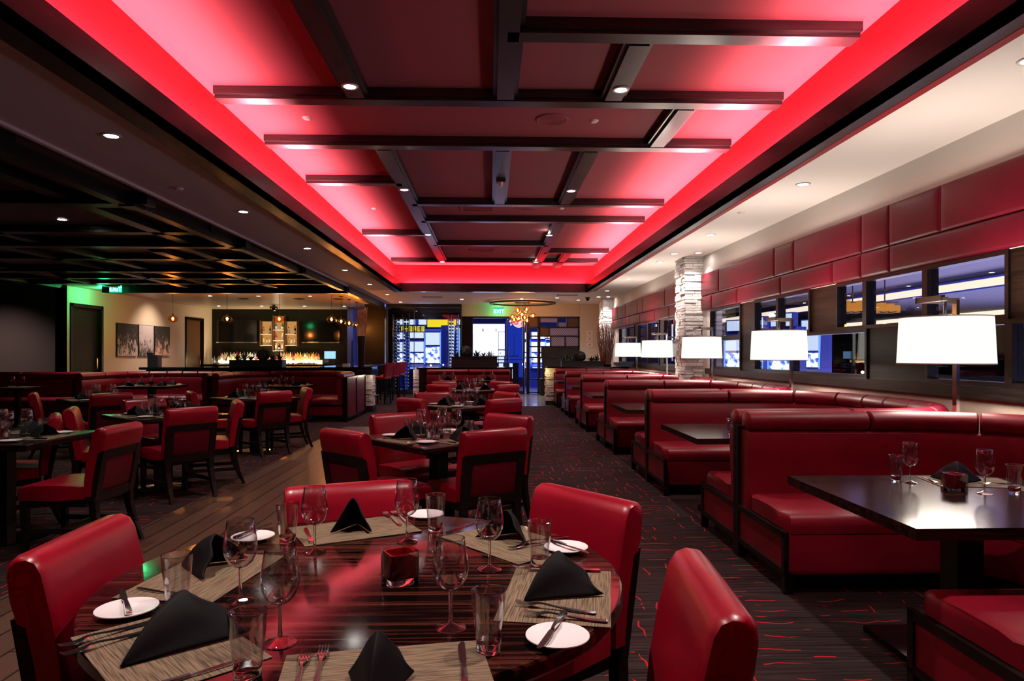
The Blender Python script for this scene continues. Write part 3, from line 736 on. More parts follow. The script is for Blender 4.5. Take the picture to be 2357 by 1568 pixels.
QUAD = {225: 'front left', 315: 'front right', 135: 'back left', 45: 'back right'}
for ph, near, f in ((P_T2, True, 'f'), (P_T3, False, ''), (P_T4, False, ''), (P_L2, True, 'f'), (P_L3, False, ''), (P_L4, False, '')):
    c, a = TAB[ph]
    for k, pl in QUAD.items():
        place(c, Z, k+(a-45), .30, ph, pl, near, 'mnwtp'+f)
    VO.put((c[0]-.02, c[1]+.02, Z), R(a), 'red square candle holder on '+ph, 'red candle holders')
c, a = TAB[P_L1]
for k, pl in ((0, 'right side'), (90, 'far side'), (180, 'left side'), (270, 'near side')): place(c, Z, k, .30, P_L1, pl, True, 'mnwtpf')
VO.put((-3.52, 4.98, Z), R(10), 'red square candle holder on '+P_L1, 'red candle holders')
c, a = TAB['the second-row table at the left edge']
for k, pl in QUAD.items(): place(c, Z, k, .30, 'the second-row table at the left edge', pl, False, 'mnwp')
# nearest booth table
q = ' on the nearest right-hand booth table'; ZB = .7205
WG.put((2.111, 3.375, ZB), 0, 'clear wine glass beside a tumbler'+q, 'wine glasses on the other tables'); WG.put((2.294, 3.102, ZB), 0, 'clear wine glass right of the red candle holder'+q, 'wine glasses on the other tables')
TU.put((2.09, 3.46, ZB), 0, 'clear water tumbler left of a wine glass'+q, 'tumblers on the other tables'); TU.put((2.47, 3.147, ZB), 0, 'clear water tumbler at the right edge'+q, 'tumblers on the other tables')
VO.put((2.199, 3.175, ZB), R(8), 'red square candle holder'+q, 'red candle holders')
NA.put((2.36, 3.39, ZB+.003), R(150), 'black folded napkin behind the candle holder'+q, 'napkins on the other tables')
MT.put((2.42, 3.38, ZB), R(-10), 'pale woven placemat under the napkin'+q, 'placemats on the other tables')
MT.put((2.62, 3.02, ZB), R(80), 'pale woven placemat at the right edge'+q, 'placemats on the other tables')
KN.put((2.25, 3.44, ZB+.003), R(-15), 'steel knife left of the napkin'+q, 'knives on the other tables'); FK.put((2.50, 3.30, ZB+.003), R(100), 'steel fork right of the napkin'+q, 'forks on the other tables')
q = ' on the second right-hand booth table'
for x, y, l in ((1.94, 5.46, 'at the near side'), (2.15, 6.0, 'at the far left'), (2.42, 5.75, 'at the far right')): TU.put((x, y, ZB), 0, 'clear water tumbler '+l+q, 'tumblers on the other tables')
for bx, nm in ((-4.28, 'the right booth before the bar'), (-6.97, 'the left booth before the bar')):
    for sx, pl in ((-1, 'left'), (1, 'right')):
        for j, (yy, pp) in enumerate(((.30, 'near'), (.75, 'far'))):
            place((bx, LBY-.15+yy), ZB, 0 if sx > 0 else 180, .36, nm, pp+' '+pl, False, 'mnwtp' if j else 'mnwp')
    VO.put((bx, LBY+.4, ZB), 0, 'red square candle holder in '+nm, 'red candle holders')
for bx, nm in ((-1.02, 'the left table before the far bench'), (-.08, 'the right table before the far bench')):
    for yy, pl in ((270, 'near'), (90, 'far')): place((bx, 16.35), .7405, yy, .20, nm, pl+' side', False, 'mwtn')
for yy, pl in ((270, 'near side'), (90, 'far side')): place((-8.95, 13.2), .7405, yy, .20, 'the far left banquette table', pl, False, 'mwp')

# ------------------------------------------------------------------ ceiling fixtures
def downlight_proto():
    t = thing('recessed_downlight', '', 'ceiling light')
    MB().lathe([(.052, -.004), (.070, -.004), (.072, 0), (.072, .004), (.05, .004)], 24).build('trim_ring', 'trim_white', t, 40)
    MB().lathe([(0, -.001), (.052, -.001), (.052, .003), (0, .003)], 20).build('lens', 'downlight_lens', t, 0)
    return t
DL = Proto(downlight_proto())
def downlight(x, y, z, label, group, power, spot=78, col=(1, .92, .85), blend=.8, rot=(0, 0, 0)):
    o = DL.put((x, y, z-.004), 0, label, group)
    if power: light('SPOT', 'downlight_lamp', (x, y, z-.02), power, col, .04, rot, spot=spot, blend=blend)
    return o
for i, y in enumerate((2.25, 5.85, 9.5, 13.07, 16.9)):
    for x, s in ((-1.2, 'left'), (1.12, 'right')):
        downlight(x, y, ZBm, 'bright downlight set in the %s lengthwise tray beam, %s' % (s, ORD[i]), 'downlights in the red tray', (290, 150, 130, 110, 90)[i], 100)
for i in range(8):
    y = 2.57+2.83*i
    downlight(-2.95, y, ZS, 'downlight in the dim left soffit strip, %s in the row' % ORD[i], 'downlights in the left soffit', 75, 105)
for i in range(6):
    y = 3.85+2.88*i
    downlight(3.12, y, ZS, 'downlight in the white right soffit, %s in the row' % ORD[i], 'downlights in the right soffit', 42, 110)
for i, y in enumerate((5.6, 8.77, 11.93, 15.1)):
    for x, s in ((-5.4, 'right'), (-7.85, 'left')):
        downlight(x, y, ZS-.002, 'downlight in the dark coffered ceiling, %s row, %s' % (s, ORD[i]), 'downlights in the dark coffers', (60, 85, 220, 300)[i], 105)
for x, y, i in ((-8.2, 20.2, 0), (-6.8, 20.2, 1), (-5.3, 20.2, 2)): downlight(x, y, ZS, 'downlight in the bar ceiling, front row, '+LEFT(i, 3), 'downlights over the bar', 110, 120)
for x, y, i in ((-9.6, 24.4, 0), (-8.1, 24.4, 1), (-6.6, 24.4, 2), (-5.2, 24.4, 3)): downlight(x, y, ZS, 'downlight in the bar ceiling, back row, '+LEFT(i, 4), 'downlights over the bar', 40, 110)
for i, (x, y) in enumerate(((-.9, 21.2), (.95, 21.0), (2.0, 20.6), (2.75, 21.4))): downlight(x, y, ZS, 'downlight in the ceiling before the entrance, '+LEFT(i, 4), 'downlights before the entrance', 130, 120)
for i, (x, y) in enumerate(((3.10, 11.45), (3.48, 11.35))): downlight(x, y, ZS, 'accent downlight washing the near stone column, %s of two' % ('left', 'right')[i], 'column accent lights', 0)
light('SPOT', 'column_wash', (3.45, 11.45, ZS-.03), 100, (1, .9, .82), .03, (R(7), 0, 0), spot=105, blend=.9)
light('SPOT', 'column_wash', (3.0, 12.05, ZS-.03), 85, (1, .9, .82), .03, (0, R(-7), 0), spot=105, blend=.9)
for i, (x, y) in enumerate(((3.2, 20.2), (3.48, 20.15))): downlight(x, y, ZS, 'accent downlight washing the far stone column, %s of two' % ('left', 'right')[i], 'column accent lights', 0)
light('SPOT', 'column_wash', (3.45, 20.2, ZS-.03), 120, (1, .9, .82), .03, (R(7), 0, 0), spot=105, blend=.9)
light('SPOT', 'column_wash', (3.0, 20.9, ZS-.03), 80, (1, .9, .82), .03, (0, R(-7), 0), spot=105, blend=.9)
# speakers, vents, sprinklers, camera
def disc(name, r, x, y, z, mat, label, cat, group=None):
    m = MB().lathe([(0, -.012), (r*.86, -.012), (r*.9, -.014), (r, -.006), (r, 0), (0, 0)], 28)
    for k in range(1, 5): m.lathe([(r*.18*k, -.0145), (r*.18*k+.006, -.0145), (r*.18*k+.006, -.012), (r*.18*k, -.012)], 28)
    return tag(m.build(name, mat, None, 30, (x, y, z)), label, cat, group)
disc('ceiling_speaker', .17, .62, 6.9, ZT, 'tray_paint', 'large round speaker grille in the red ceiling, second bay', 'speaker', 'ceiling speakers')
disc('ceiling_speaker', .17, .55, 11.1, ZT, 'tray_paint', 'round speaker grille in the red ceiling, beside the air vent', 'speaker', 'ceiling speakers')
disc('ceiling_speaker', .17, .62, 15.9, ZT, 'tray_paint', 'round speaker grille in the red ceiling, farthest bay', 'speaker', 'ceiling speakers')
disc('ceiling_speaker', .17, -4.1, 9.8, ZS, 'black', 'round dark speaker grille in the black coffered ceiling', 'speaker', 'ceiling speakers')
disc('ceiling_speaker', .17, -4.75, 15.5, ZS, 'black', 'round dark speaker grille in the far black coffer', 'speaker', 'ceiling speakers')
for i, x in enumerate((-7.6, -5.9, -4.7)): disc('ceiling_speaker', .17, x, 21.2, ZS, 'black', 'dark speaker grille in the bar ceiling, '+LEFT(i, 3), 'speaker', 'ceiling speakers')
for x, y, z, l in ((-1.85, 6.93, ZT, 'in the red ceiling, left of the second bay'), (1.05, 6.93, ZT, 'in the red ceiling, right of the big speaker'), (-1.9, 11.2, ZT, 'in the red ceiling, left of the blue-lit beam'), (1.15, 11.1, ZT, 'in the red ceiling, right of the small speaker'),
                   (-3.2, 7.1, ZS, 'in the dim left soffit'), (3.0, 8.1, ZS, 'in the white right soffit')):
    tag(MB().lathe([(0, -.02), (.03, -.02), (.045, -.006), (.048, 0), (0, 0)], 18).build('sprinkler_cap', 'trim_white', None, 40, (x, y, z)), 'small round sprinkler cap '+l, 'sprinkler', 'sprinkler caps')
def vent(x, y, z, w, d, mat, label):
    t = thing('air_vent', label, 'vent', (x, y, z), 0, 'ceiling air vents')
    MB().box(-w, w, -d, -d+.04, -.012, 0).box(-w, w, d-.04, d, -.012, 0).box(-w, -w+.04, -d, d, -.012, 0).box(w-.04, w, -d, d, -.012, 0).build('frame', mat, t, 0)
    m = MB()
    for k in range(5): y0 = -d+.06+k*(2*d-.12)/5; m.box(-w+.04, w-.04, y0, y0+.02, -.01, -.002)
    m.build('louvre', mat, t, 0)
vent(-.22, 11.15, ZT, .28, .2, 'tray_paint', 'rectangular air vent in the red ceiling, middle bay')
vent(-.22, 15.7, ZT, .28, .2, 'tray_paint', 'rectangular air vent in the red ceiling, farthest bay')
vent(-1.75, 20.4, ZS, .3, .15, 'speaker_grey', 'slot air vent in the soffit before the glass wine room')
vent(2.2, 19.6, ZS, .3, .12, 'speaker_grey', 'slot air vent in the soffit before the white pier')
t = thing('security_camera', 'small black fixture hanging under the middle lengthwise tray beam', 'camera', (.13, 8.95, ZBm)); MB().box(-.06, .06, -.05, .05, -.03, 0).build('mount', 'black', t, 0); MB().lathe([(0, -.09), (.02, -.085), (.025, -.05), (.03, -.03), (0, -.03)], 16).build('sensor', 'trim_white', t)
t = thing('security_camera', 'black dome camera on the soffit beside the white pier', 'camera', (2.9, 20.4, ZS)); MB().lathe([(0, -.11), (.04, -.10), (.06, -.06), (.06, -.03), (.075, -.03), (.075, 0), (0, 0)], 18).build('dome', 'black_gloss', t)
t = thing('security_camera', 'black dome camera hanging from the bar ceiling beside the middle pendant', 'camera', (-7.55, 24.0, ZS)); MB().lathe([(0, -.20), (.07, -.19), (.10, -.14), (.14, -.12), (.14, -.05), (.05, -.04), (.05, 0), (0, 0)], 20).build('dome', 'black_gloss', t)

# ------------------------------------------------------------------ exit signs
def exit_sign(x, y, z, label, s=1.0):
    t = thing('exit_sign', label, 'sign', (x, y, z), 0, 'exit signs')
    MB().box(-.17*s, .17*s, -.012, .012, 0, .19*s).build('panel', 'exit_green', t, 0)
    MB().box(-.18*s, .18*s, -.02, .02, .19*s, .215*s).build('housing', 'steel', t, 0)
    cu = bpy.data.curves.new('lettering', 'FONT'); cu.body = 'EXIT'; cu.size = .17*s; cu.align_x = 'CENTER'; cu.extrude = .002; cu.offset = .003
    f = bpy.data.objects.new('lettering_curve', cu); C.objects.link(f); bpy.context.view_layer.update()
    me = bpy.data.meshes.new_from_object(f.evaluated_get(bpy.context.evaluated_depsgraph_get())); bpy.data.objects.remove(f)
    me.materials.clear(); me.materials.append(M['exit_letter']); o = bpy.data.objects.new('lettering', me); C.objects.link(o); o.parent = t
    o.location = (0, -.015, .035*s); o.rotation_euler = (R(90), 0, 0)
    return t
exit_sign(-9.18, 17.0, 2.88, 'lit green EXIT sign hanging above the doorway at far left', .85)
exit_sign(.27, 22.8, 2.70, 'lit green EXIT sign hanging before the entrance doors')
light('POINT', 'exit_lamp', (-10.0, 17.9, 2.92), 34, (.03, 1, .30), .08)
light('POINT', 'exit_lamp', (-9.3, 16.75, 2.80), 7, (.03, 1, .30), .08)
light('POINT', 'exit_lamp', (.27, 23.1, 2.85), 7, (.03, 1, .32), .06)

# ------------------------------------------------------------------ drum-shade floor lamps along the windows
def lamp_proto():
    t = thing('floor_lamp', '', 'lamp')
    MB().rbox(-.12, .12, -.12, .12, 0, .025, .004, 1).build('base', 'chrome', t)
    MB().box(-.012, .012, -.022, .022, .025, 1.76).build('pole', 'chrome', t, 0)
    MB().box(-.30, .012, -.02, .005, 1.735, 1.775).box(-.30, -.265, -.27, .005, 1.735, 1.775).box(-.29, -.255, -.29, -.24, 1.735, 1.76).build('arm', 'dark_bronze', t, 0)
    MB().cyl((-.25, -.25, 1.60), (-.25, -.25, 1.75), .012).build('drop_rod', 'chrome', t)
    cx, cy2 = -.25, -.25; r0, r1, z0, z1 = .295, .280, 1.30, 1.625
    m = MB().lathe([(r0, z0), (r1, z1), (r1-.004, z1), (r0-.004, z0), (r0, z0)], 64, (cx, cy2, 0))
    sh = m.build('shade', 'lamp_shade', t, 40)
    MB().lathe([(r0+.001, z0), (r0+.001, z0+.008), (r0-.005, z0+.008), (r0-.005, z0), (r0+.001, z0)], 64, (cx, cy2, 0)).lathe([(r1+.001, z1-.006), (r1+.001, z1+.002), (r1-.005, z1+.002), (r1-.005, z1-.006), (r1+.001, z1-.006)], 64, (cx, cy2, 0)).build('shade_rim', 'cream_paint', sh, 40)
    m = MB()
    for k in range(3): a = 2*PI*k/3; m.box(cx-.004, cx+.004, cy2-.004, cy2+.004, z1-.02, z1-.012).tube([(cx, cy2, z1-.015), (cx+math.cos(a)*r1, cy2+math.sin(a)*r1, z1-.015)], .004)
    m.build('spider', 'chrome', t)
    return t
LP = Proto(lamp_proto())
for i in range(5):
    y = 4.86+2.72*i
    LP.put((3.38, y, 0), 0, 'glowing drum-shade floor lamp behind the booths, %s' % (['nearest the camera', 'second nearest, before dark glass', 'third, before the stone column', 'fourth, just beyond the stone column', 'farthest of the row'][i]), 'drum-shade lamps along the windows')
    for nm, z, p, rot in (('lamp_uplight', 1.61, 27, R(180)), ('lamp_downlight', 1.312, 17, 0)):
        o = light('AREA', nm, (3.13, y-.25, z), p, (1, .87, .74), .50, (rot, 0, 0)); o.data.shape = 'DISK'

# ------------------------------------------------------------------ amber glass pendants and the globe chandelier
def globe(parent, x, y, z, r=.13, sq=.72):
    g = MB().lathe([(r*math.sin(PI*k/14)+(.0 if 0 < k < 14 else .02), -r*sq*math.cos(PI*k/14)) for k in range(0, 14)]+[(.025, r*sq*1.02), (.025, r*sq*1.25)], 24, (x, y, z)).build('glass_globe', 'amber_glass', parent, 60)
    MB().lathe([(0, -.045), (.022, -.02), (.026, 0), (.018, .03), (.01, .05), (0, .05)], 14, (x, y, z)).build('bulb', 'warm_bulb', g)
def pendant(x, y, z, label):
    t = thing('pendant_lamp', label, 'pendant lamp', (x, y, z), 0, 'amber pendants over the bar')
    globe(t, 0, 0, 0)
    MB().cyl((0, 0, .10), (0, 0, ZS-z), .006, n=6).cyl((0, 0, .085), (0, 0, .14), .02).build('cord', 'black', t)
    MB().lathe([(0, ZS-z-.03), (.05, ZS-z-.025), (.06, ZS-z), (0, ZS-z)], 18).build('canopy', 'black', t)
    light('POINT', 'pendant_bulb', (x, y, z-.06), 26, (1, .52, .18), .05)
for i, (x, y) in enumerate(((-8.72, 19.0), (-7.25, 19.0), (-5.83, 19.0))): pendant(x, y, 2.33, 'amber glass pendant lamp over the front bar, '+LEFT(i, 3))
for i, y in enumerate((19.0, 20.2, 21.35, 22.5)): pendant(-4.4, y, 2.32, 'amber glass pendant lamp over the bar side run, '+ORD[i])
CHX, CHY = 1.02, 22.0
t = thing('globe_chandelier', 'ring chandelier with a cluster of amber glass globes before the entrance', 'chandelier', (CHX, CHY, 2.98))
MB().lathe([(.98, 0), (1.07, 0), (1.07, .05), (.98, .05), (.98, 0)], 64).build('ring', 'dark_bronze', t)
MB().lathe([(0, .04), (.25, .04), (.25, .09), (0, .09)], 32).build('ceiling_plate', 'dark_bronze', t)
m = MB()
for dx, dy, dz in ((-.32, .05, -.42), (-.16, -.2, -.22), (.12, -.15, -.19), (-.02, .1, -.33), (-.12, .2, -.46), (.16, .25, -.52), (.34, 0, -.38), (-.28, -.25, -.52), (.05, -.3, -.45)):
    globe(t, dx, dy, dz, .105, .95); m.cyl((dx, dy, dz+.1), (dx*.5, dy*.5, .05), .004, n=5)
m.build('wires', 'black', t)
light('POINT', 'chandelier_glow', (CHX, CHY-.1, 2.58), 34, (1, .55, .22), .25)

# ------------------------------------------------------------------ the bar
t = thing('bar_counter', 'dark wood bar counter with thick top behind the left booths', 'bar', (0, 0, 0))
MB().rbox(-8.2, -2.79, 16.15, 16.85, 1.0, 1.06, .01, 1).rbox(-4.3, -3.5, 16.86, 22.6, 1.0, 1.06, .01, 1).box(-3.15, -2.79, 16.15, 16.85, .88, 1.0).build('countertop', 'black_gloss', t, 30)
MB().box(-8.1, -3.1, 16.3, 16.7, 0, 1.0).box(-4.2, -3.7, 16.7, 22.5, 0, 1.0).build('front_panel', 'dark_wood', t, 0)
stone('column_bar_end', -3.06, -2.80, 16.22, 16.62, .14, .88, ('-y', '+x'), .03, .05)
trim(MB().box(-3.08, -2.78, 16.2, 16.64, 0, .14), 'black')
t = thing('back_bar', 'lit back bar counter under the televisions', 'bar', (0, 0, 0))
MB().box(XL+.02, -5.6, 25.3, YBAR-.02, 0, .95).build('cabinet', 'dark_wood', t, 0)
MB().box(XL+.02, -5.6, 25.28, YBAR-.02, .95, .99).build('countertop', 'black_gloss', t, 0)
MB().box(-10.2, -6.4, 25.75, 26.15, .99, 1.14).build('bottle_step', 'step_glow', t, 0)
light('AREA', 'back_bar_light', (-8.2, 25.5, 1.05), 150, (1, .72, .36), 3.6, (R(155), 0, 0), .3)
# televisions
for x0, x1, l in ((-10.35, -8.85, 'left'), (-7.15, -5.75, 'right')):
    t = thing('television', 'black wall-mounted television on the %s of the lit bottle display' % l, 'television', ((x0+x1)/2, YBAR-.04, 1.84), 0, 'televisions over the bar')
    h = (x1-x0)/2
    MB().box(-h, h, -.05, .03, 0, .82).build('screen', 'black_gloss', t, 0)
    MB().box(-h-.02, h+.02, -.055, .02, -.05, -.015).build('bezel', 'steel', t, 0)
# display niches with shelves
def niche(x0, x1, z0, z1, shelves, label):
    t = thing('display_shelf', label, 'shelf', ((x0+x1)/2, YBAR-.32, 0), 0, 'lit bottle display')
    h = (x1-x0)/2
    MB().box(-h, h, .26, .29, z0, z1).build('back_light', 'niche_glow', t, 0)
    MB().box(-h-.02, -h, 0, .3, z0-.02, z1+.02).box(h, h+.02, 0, .3, z0-.02, z1+.02).build('side', 'amber_wood', t, 0)
    for z in shelves: MB().box(-h, h, 0, .26, z-.02, z).build('shelf', 'trim_white', t, 0)
    return t
niche(-8.65, -8.23, 1.68, 2.6, (1.70, 2.12), 'lit bottle display, left column'); niche(-8.17, -7.78, 1.48, 2.80, (1.50, 1.88, 2.28), 'lit bottle display, tall middle column'); niche(-7.72, -7.30, 1.68, 2.6, (1.70, 2.12), 'lit bottle display, right column')
light('POINT', 'niche_lamp', (-7.97, 25.7, 2.3), 4, (1, .75, .5), .1)
# bottles
def bottle_proto(col, h=.30, r=.038, sh=.55):
    t = thing('liquor_bottle', '', 'bottle')
    b = MB().lathe([(0, 0), (r, 0), (r, h*sh), (r*.85, h*(sh+.07)), (r*.36, h*(sh+.17)), (r*.34, h*.92), (0, h*.92)], 12).build('body', 'liquor_'+col, t, 50)
    MB().lathe([(r*.4, h*.90), (r*.42, h), (0, h)], 8).build('cap', 'black' if col != 'red' else 'cove_paint', t)
    MB().lathe([(r+.001, h*.12), (r+.001, h*.42)], 12).build('label', 'paper', b)
    return t
BP = {k: [Proto(bottle_proto(k, .32, .040)), Proto(bottle_proto(k, .27, .048, .6))] for k in ('amber', 'gold', 'green', 'clear', 'brown', 'blue', 'red', 'dark')}
def bottle(col, v, x, y, z, where, group): BP[col][v].put((x, y, z), 0, '%s %s %s' % ({'amber': 'amber', 'gold': 'golden', 'green': 'green', 'clear': 'clear', 'brown': 'brown', 'blue': 'blue', 'red': 'red', 'dark': 'dark'}[col], ('slender bottle', 'stout bottle')[v], where), group)
cols_l = ['dark', 'clear', 'red', 'gold', 'clear', 'gold', 'gold', 'amber', 'green', 'clear', 'brown', 'green', 'gold', 'blue', 'green', 'clear', 'amber', 'clear']
cols_r = ['clear', 'green', 'amber', 'amber', 'gold', 'brown', 'amber', 'red', 'amber', 'gold', 'amber', 'gold', 'gold', 'green', 'amber', 'gold']
for i in range(30):
    x = -10.15+i*.062; bottle(random.choice(cols_l), i % 2, x, 25.97+random.uniform(-.06, .06), 1.142, 'in the upper row on the left half of the back bar', 'bottles on the left half of the back bar')
for i in range(24):
    x = -7.92+i*.062; bottle(random.choice(cols_r), i % 2, x, 25.97+random.uniform(-.06, .06), 1.142, 'in the upper row on the right half of the back bar', 'bottles on the right half of the back bar')
for i in range(22):
    x = -10.3+i*.085; bottle(random.choice(cols_l), (i+1) % 2, x, 25.55+random.uniform(-.06, .06), .992, 'in the lower row on the left half of the back bar', 'bottles on the left half of the back bar')
for i in range(18):
    x = -7.92+i*.085; bottle(random.choice(cols_r), (i+1) % 2, x, 25.55+random.uniform(-.06, .06), .992, 'in the lower row on the right half of the back bar', 'bottles on the right half of the back bar')
for cx, zs, nm in ((-8.44, ((1.70, ('gold', 'gold', 'clear')), (2.12, ('amber', 'green'))), 'left'), (-7.975, ((1.50, ('clear', 'dark', 'clear')), (1.88, ('red', 'clear')), (2.28, ('blue', 'green'))), 'middle'), (-7.51, ((1.70, ('amber', 'clear', 'gold')), (2.12, ('clear', 'dark'))), 'right')):
    for j, (z, cs) in enumerate(zs):
        for k, c in enumerate(cs): bottle(c, (k+j) % 2, cx-.12+.24*k/max(1, len(cs)-1), YBAR-.20, z+.001, 'on the %s shelf of the %s display column' % (['lowest', 'second', 'third'][j], nm), 'bottles in the lit display')
# point-of-sale screen, register, planters on the bar
t = thing('register_screen', 'small blue-lit register screen at the right end of the back bar', 'screen', (-5.85, 25.0, .995)); MB().box(-.20, .20, 0, .03, .20, .47).build('screen', 'pos_screen', t, 0); MB().box(-.22, .22, .03, .06, .18, .49).box(-.05, .05, .02, .1, 0, .2).box(-.2, .2, -.1, .2, 0, .06).build('stand', 'black', t, 0)
MB_cab = MB().box(-6.3, -5.4, 24.7, 25.25, 0, .99); tag(MB_cab.build('service_cabinet', 'dark_wood', None, 0), 'dark service cabinet under the blue-lit register screen', 'cabinet')
def leafy(m, x, y, z, r, n, up=1.0, w=.012):
    for k in range(n):
        a = random.uniform(0, 2*PI); e = random.uniform(.25, 1.3)*up; l = r*random.uniform(.7, 1.2)
        d = Vector((math.cos(a)*math.cos(e), math.sin(a)*math.cos(e), math.sin(e))); s = Vector((-math.sin(a), math.cos(a), 0))*w
        p = Vector((x, y, z)); q = p+d*l*.5; tip = p+d*l-Vector((0, 0, .15*l))
        m.add([p[:], (q+s)[:], tip[:], (q-s)[:], (q+Vector((0, 0, .006)))[:]], [(0, 1, 4), (0, 4, 3), (1, 2, 4), (4, 2, 3)])
def planter(x, y, z, L, label, h=.17, d=.16, mat='black', ballx=.0, br=.15):
    t = thing('planter_box', label, 'planter', (x, y, z), 0)
    MB().box(-L, L, -d, d, 0, h-.02).box(-L-.01, L+.01, -d-.01, -d+.02, h-.02, h).box(-L-.01, L+.01, d-.02, d+.01, h-.02, h).box(-L-.01, -L+.02, -d, d, h-.02, h).box(L-.02, L+.01, -d, d, h-.02, h).build('box', mat, t, 0)
    b = MB()
    for k in range(420):
        v = Vector((random.gauss(0, 1), random.gauss(0, 1), random.gauss(0, 1))).normalized(); p = v*br*random.uniform(.85, 1.02); a = v.orthogonal().normalized()*.03; c = v.cross(a).normalized()*.02
        a = a+v*.012; o = Vector((ballx, 0, h+br*.75))
        b.add([(o+p-a)[:], (o+p+c)[:], (o+p+a)[:], (o+p-c)[:]], [(0, 1, 2, 3)])
    b.lathe([(br*.9*math.sin(PI*k/10)+1e-4, -br*.9*math.cos(PI*k/10)) for k in range(11)], 16, (ballx, 0, h+br*.75)).build('topiary_ball', 'plant_dark', t, 0)
    f = MB(); px = -L+.12
    while px < L-.05:
        if abs(px-ballx) > br: leafy(f, px, random.uniform(-.05, .05), h-.02, random.uniform(.18, .28), 26, 1.0, .016)
        px += .17
    f.build('foliage', 'plant_green', t, 0)
planter(-5.55, 16.45, 1.06, .62, 'dark planter with topiary ball and leaves on the bar counter', ballx=.12)
# striped stub wall ornament and vase of woven branches at the bar's end
def twig_bundle(m, z0, z1, r0, r1, n, wob, rad=.006, top=1.0):
    for k in range(n):
        a = 2*PI*k/n+random.uniform(-.2, .2); q = math.sqrt(random.uniform(.15, 1)); tw = random.uniform(-.9, .9); pts = []
        hz = z0+(z1-z0)*random.uniform(.82, 1)*top
        for i in range(9):
            s = i/8; rr = (r0+(r1-r0)*math.sin(s*PI*.5))*q; aa = a+tw*s
            pts.append((rr*math.cos(aa)+random.uniform(-wob, wob)*s, rr*math.sin(aa)+random.uniform(-wob, wob)*s, z0+(hz-z0)*s))
        m.tube(pts, [rad*(1-.5*i/8) for i in range(9)], 5)
t = thing('branch_vase', 'tall dark vase holding pale woven branches at the bar counter end', 'vase', (-3.12, 16.52, 1.06))
MB().lathe([(0, 0), (.075, 0), (.085, .3), (.10, .74), (.088, .74), (.07, .1), (0, .1)], 24).build('vase', 'brown_wood', t)
m = MB(); twig_bundle(m, .62, 1.50, .07, .15, 46, .018, .009); m.build('branches', 'twig_pale', t, 60)
tag(MB().box(-.03, .03, -.01, .01, 0, .62).box(-.06, .06, -.04, .04, -.01, 0).build('art_stand', 'slot_blue', None, 0, (-3.30, 16.4, 1.07)), 'slim violet-lit glass panel left of the branch vase', 'panel')
light('SPOT', 'branch_accent', (-3.05, 15.5, ZS-.05), 45, (1, .75, .5), .03, (R(28), 0, 0), spot=40, blend=.8)
tag(MB().box(-.09, .09, -.06, .06, 0, .015).box(-.085, .085, -.055, .055, .018, .033).box(-.09, .09, -.06, .06, .036, .05).build('menu_stack', 'paper', None, 0, (-3.85, 18.3, 1.062)), 'small stack of white menus on the bar side run', 'menus')
# bar stools
def stool_proto():
    t = thing('bar_stool', '', 'bar stool')
    MB().rbox(-.22, .22, -.22, .22, .67, .755, .03, 3).build('seat', 'red_leather', t, 50)
    MB().loft([[(-w, y, z), (w, y, z), (w, y-.07, z), (-w, y-.07, z)] for w, y, z in ((.21, -.15, .74), (.22, -.165, .82), (.225, -.19, 1.0), (.22, -.21, 1.09), (.20, -.215, 1.12))]).build('backrest', 'red_leather', t, 50)
    for sx in (-1, 1):
        for sy in (-1, 1): MB().bar4((sx*.18, sy*.17, .67), (sx*.2, sy*.2-.0, 0), (.045, .045), (.03, .03)).build('leg', 'dark_wood', t, 0)
    MB().box(-.2, .2, .17, .2, .22, .25).box(-.2, -.175, -.2, .2, .28, .31).box(.175, .2, -.2, .2, .28, .31).build('footrest', 'steel', t, 0)
    return t
SP = Proto(stool_proto())
for i, y in enumerate((18.9, 20.4, 21.9)): SP.put((-3.02, y, 0), R(75), 'red leather bar stool at the side of the bar, '+ORD[i], 'bar stools at the bar side')
# left-wall doors, prints, switch
for k, (y0, y1) in enumerate(((17.46, 18.9), (23.9, 25.4))):
    r = thing('door_%d' % (k+1), loc=(XL, (y0+y1)/2, 0)); r['kind'] = 'structure'; h = (y1-y0)/2
    MB().box(-.2, .03, -h, -h+.09, 0, 2.66).box(-.2, .03, h-.09, h, 0, 2.66).box(-.2, .03, -h, h, 2.57, 2.66).build('door_frame', 'dark_wood', r, 0)
    MB().box(-.12, -.07, -h+.09, h-.09, .01, 2.57).build('door_leaf', 'amber_wood' if k else 'brown_wood', r, 0)
    MB().box(-.07, -.02, h-.22, h-.18, .95, 1.25).build('handle', 'steel', r, 0)
for k, (y0, y1, mt, l) in enumerate(((19.55, 20.65, 'print_dark', 'left one, white blossom on black'), (20.72, 21.62, 'print_light', 'middle one, dark plant on pale ground'), (21.69, 22.7, 'print_rose', 'right one, pink blossom on black'))):
    t = thing('wall_print', 'tall botanical print on the cream wall, '+l, 'picture', (XL+.02, (y0+y1)/2, 1.30), 0, 'three botanical prints'); h = (y1-y0)/2
    MB().box(-.02, .03, -h, h, 0, .95).build('canvas_edge', 'black', t, 0); MB().box(.03, .034, -h+.01, h-.01, .01, .94).build('picture', mt, t, 0)
tag(MB().box(0, .01, -.04, .04, 0, .12).build('light_switch', 'trim_white', None, 0, (XL, 19.2, 1.15)), 'small white wall switch between the doorway and the prints', 'switch')
light('SPOT', 'picture_wash', (-9.3, 21.4, ZS-.05), 160, (1, .74, .52), .05, (0, R(42), 0), spot=95, blend=1)
light('SPOT', 'partition_wash', (-12.0, 15.2, 2.9), 380, (1, .84, .76), .05, (R(35), 0, 0), spot=95, blend=1)
tag(MB().box(-.12, .12, -.1, .1, 0, .28).box(-.16, -.02, -.06, .06, .28, .34).build('bar_caddy', 'black', None, 0, (-8.0, 16.5, 1.06)), 'black caddy with tools on the left end of the bar counter', 'caddy')
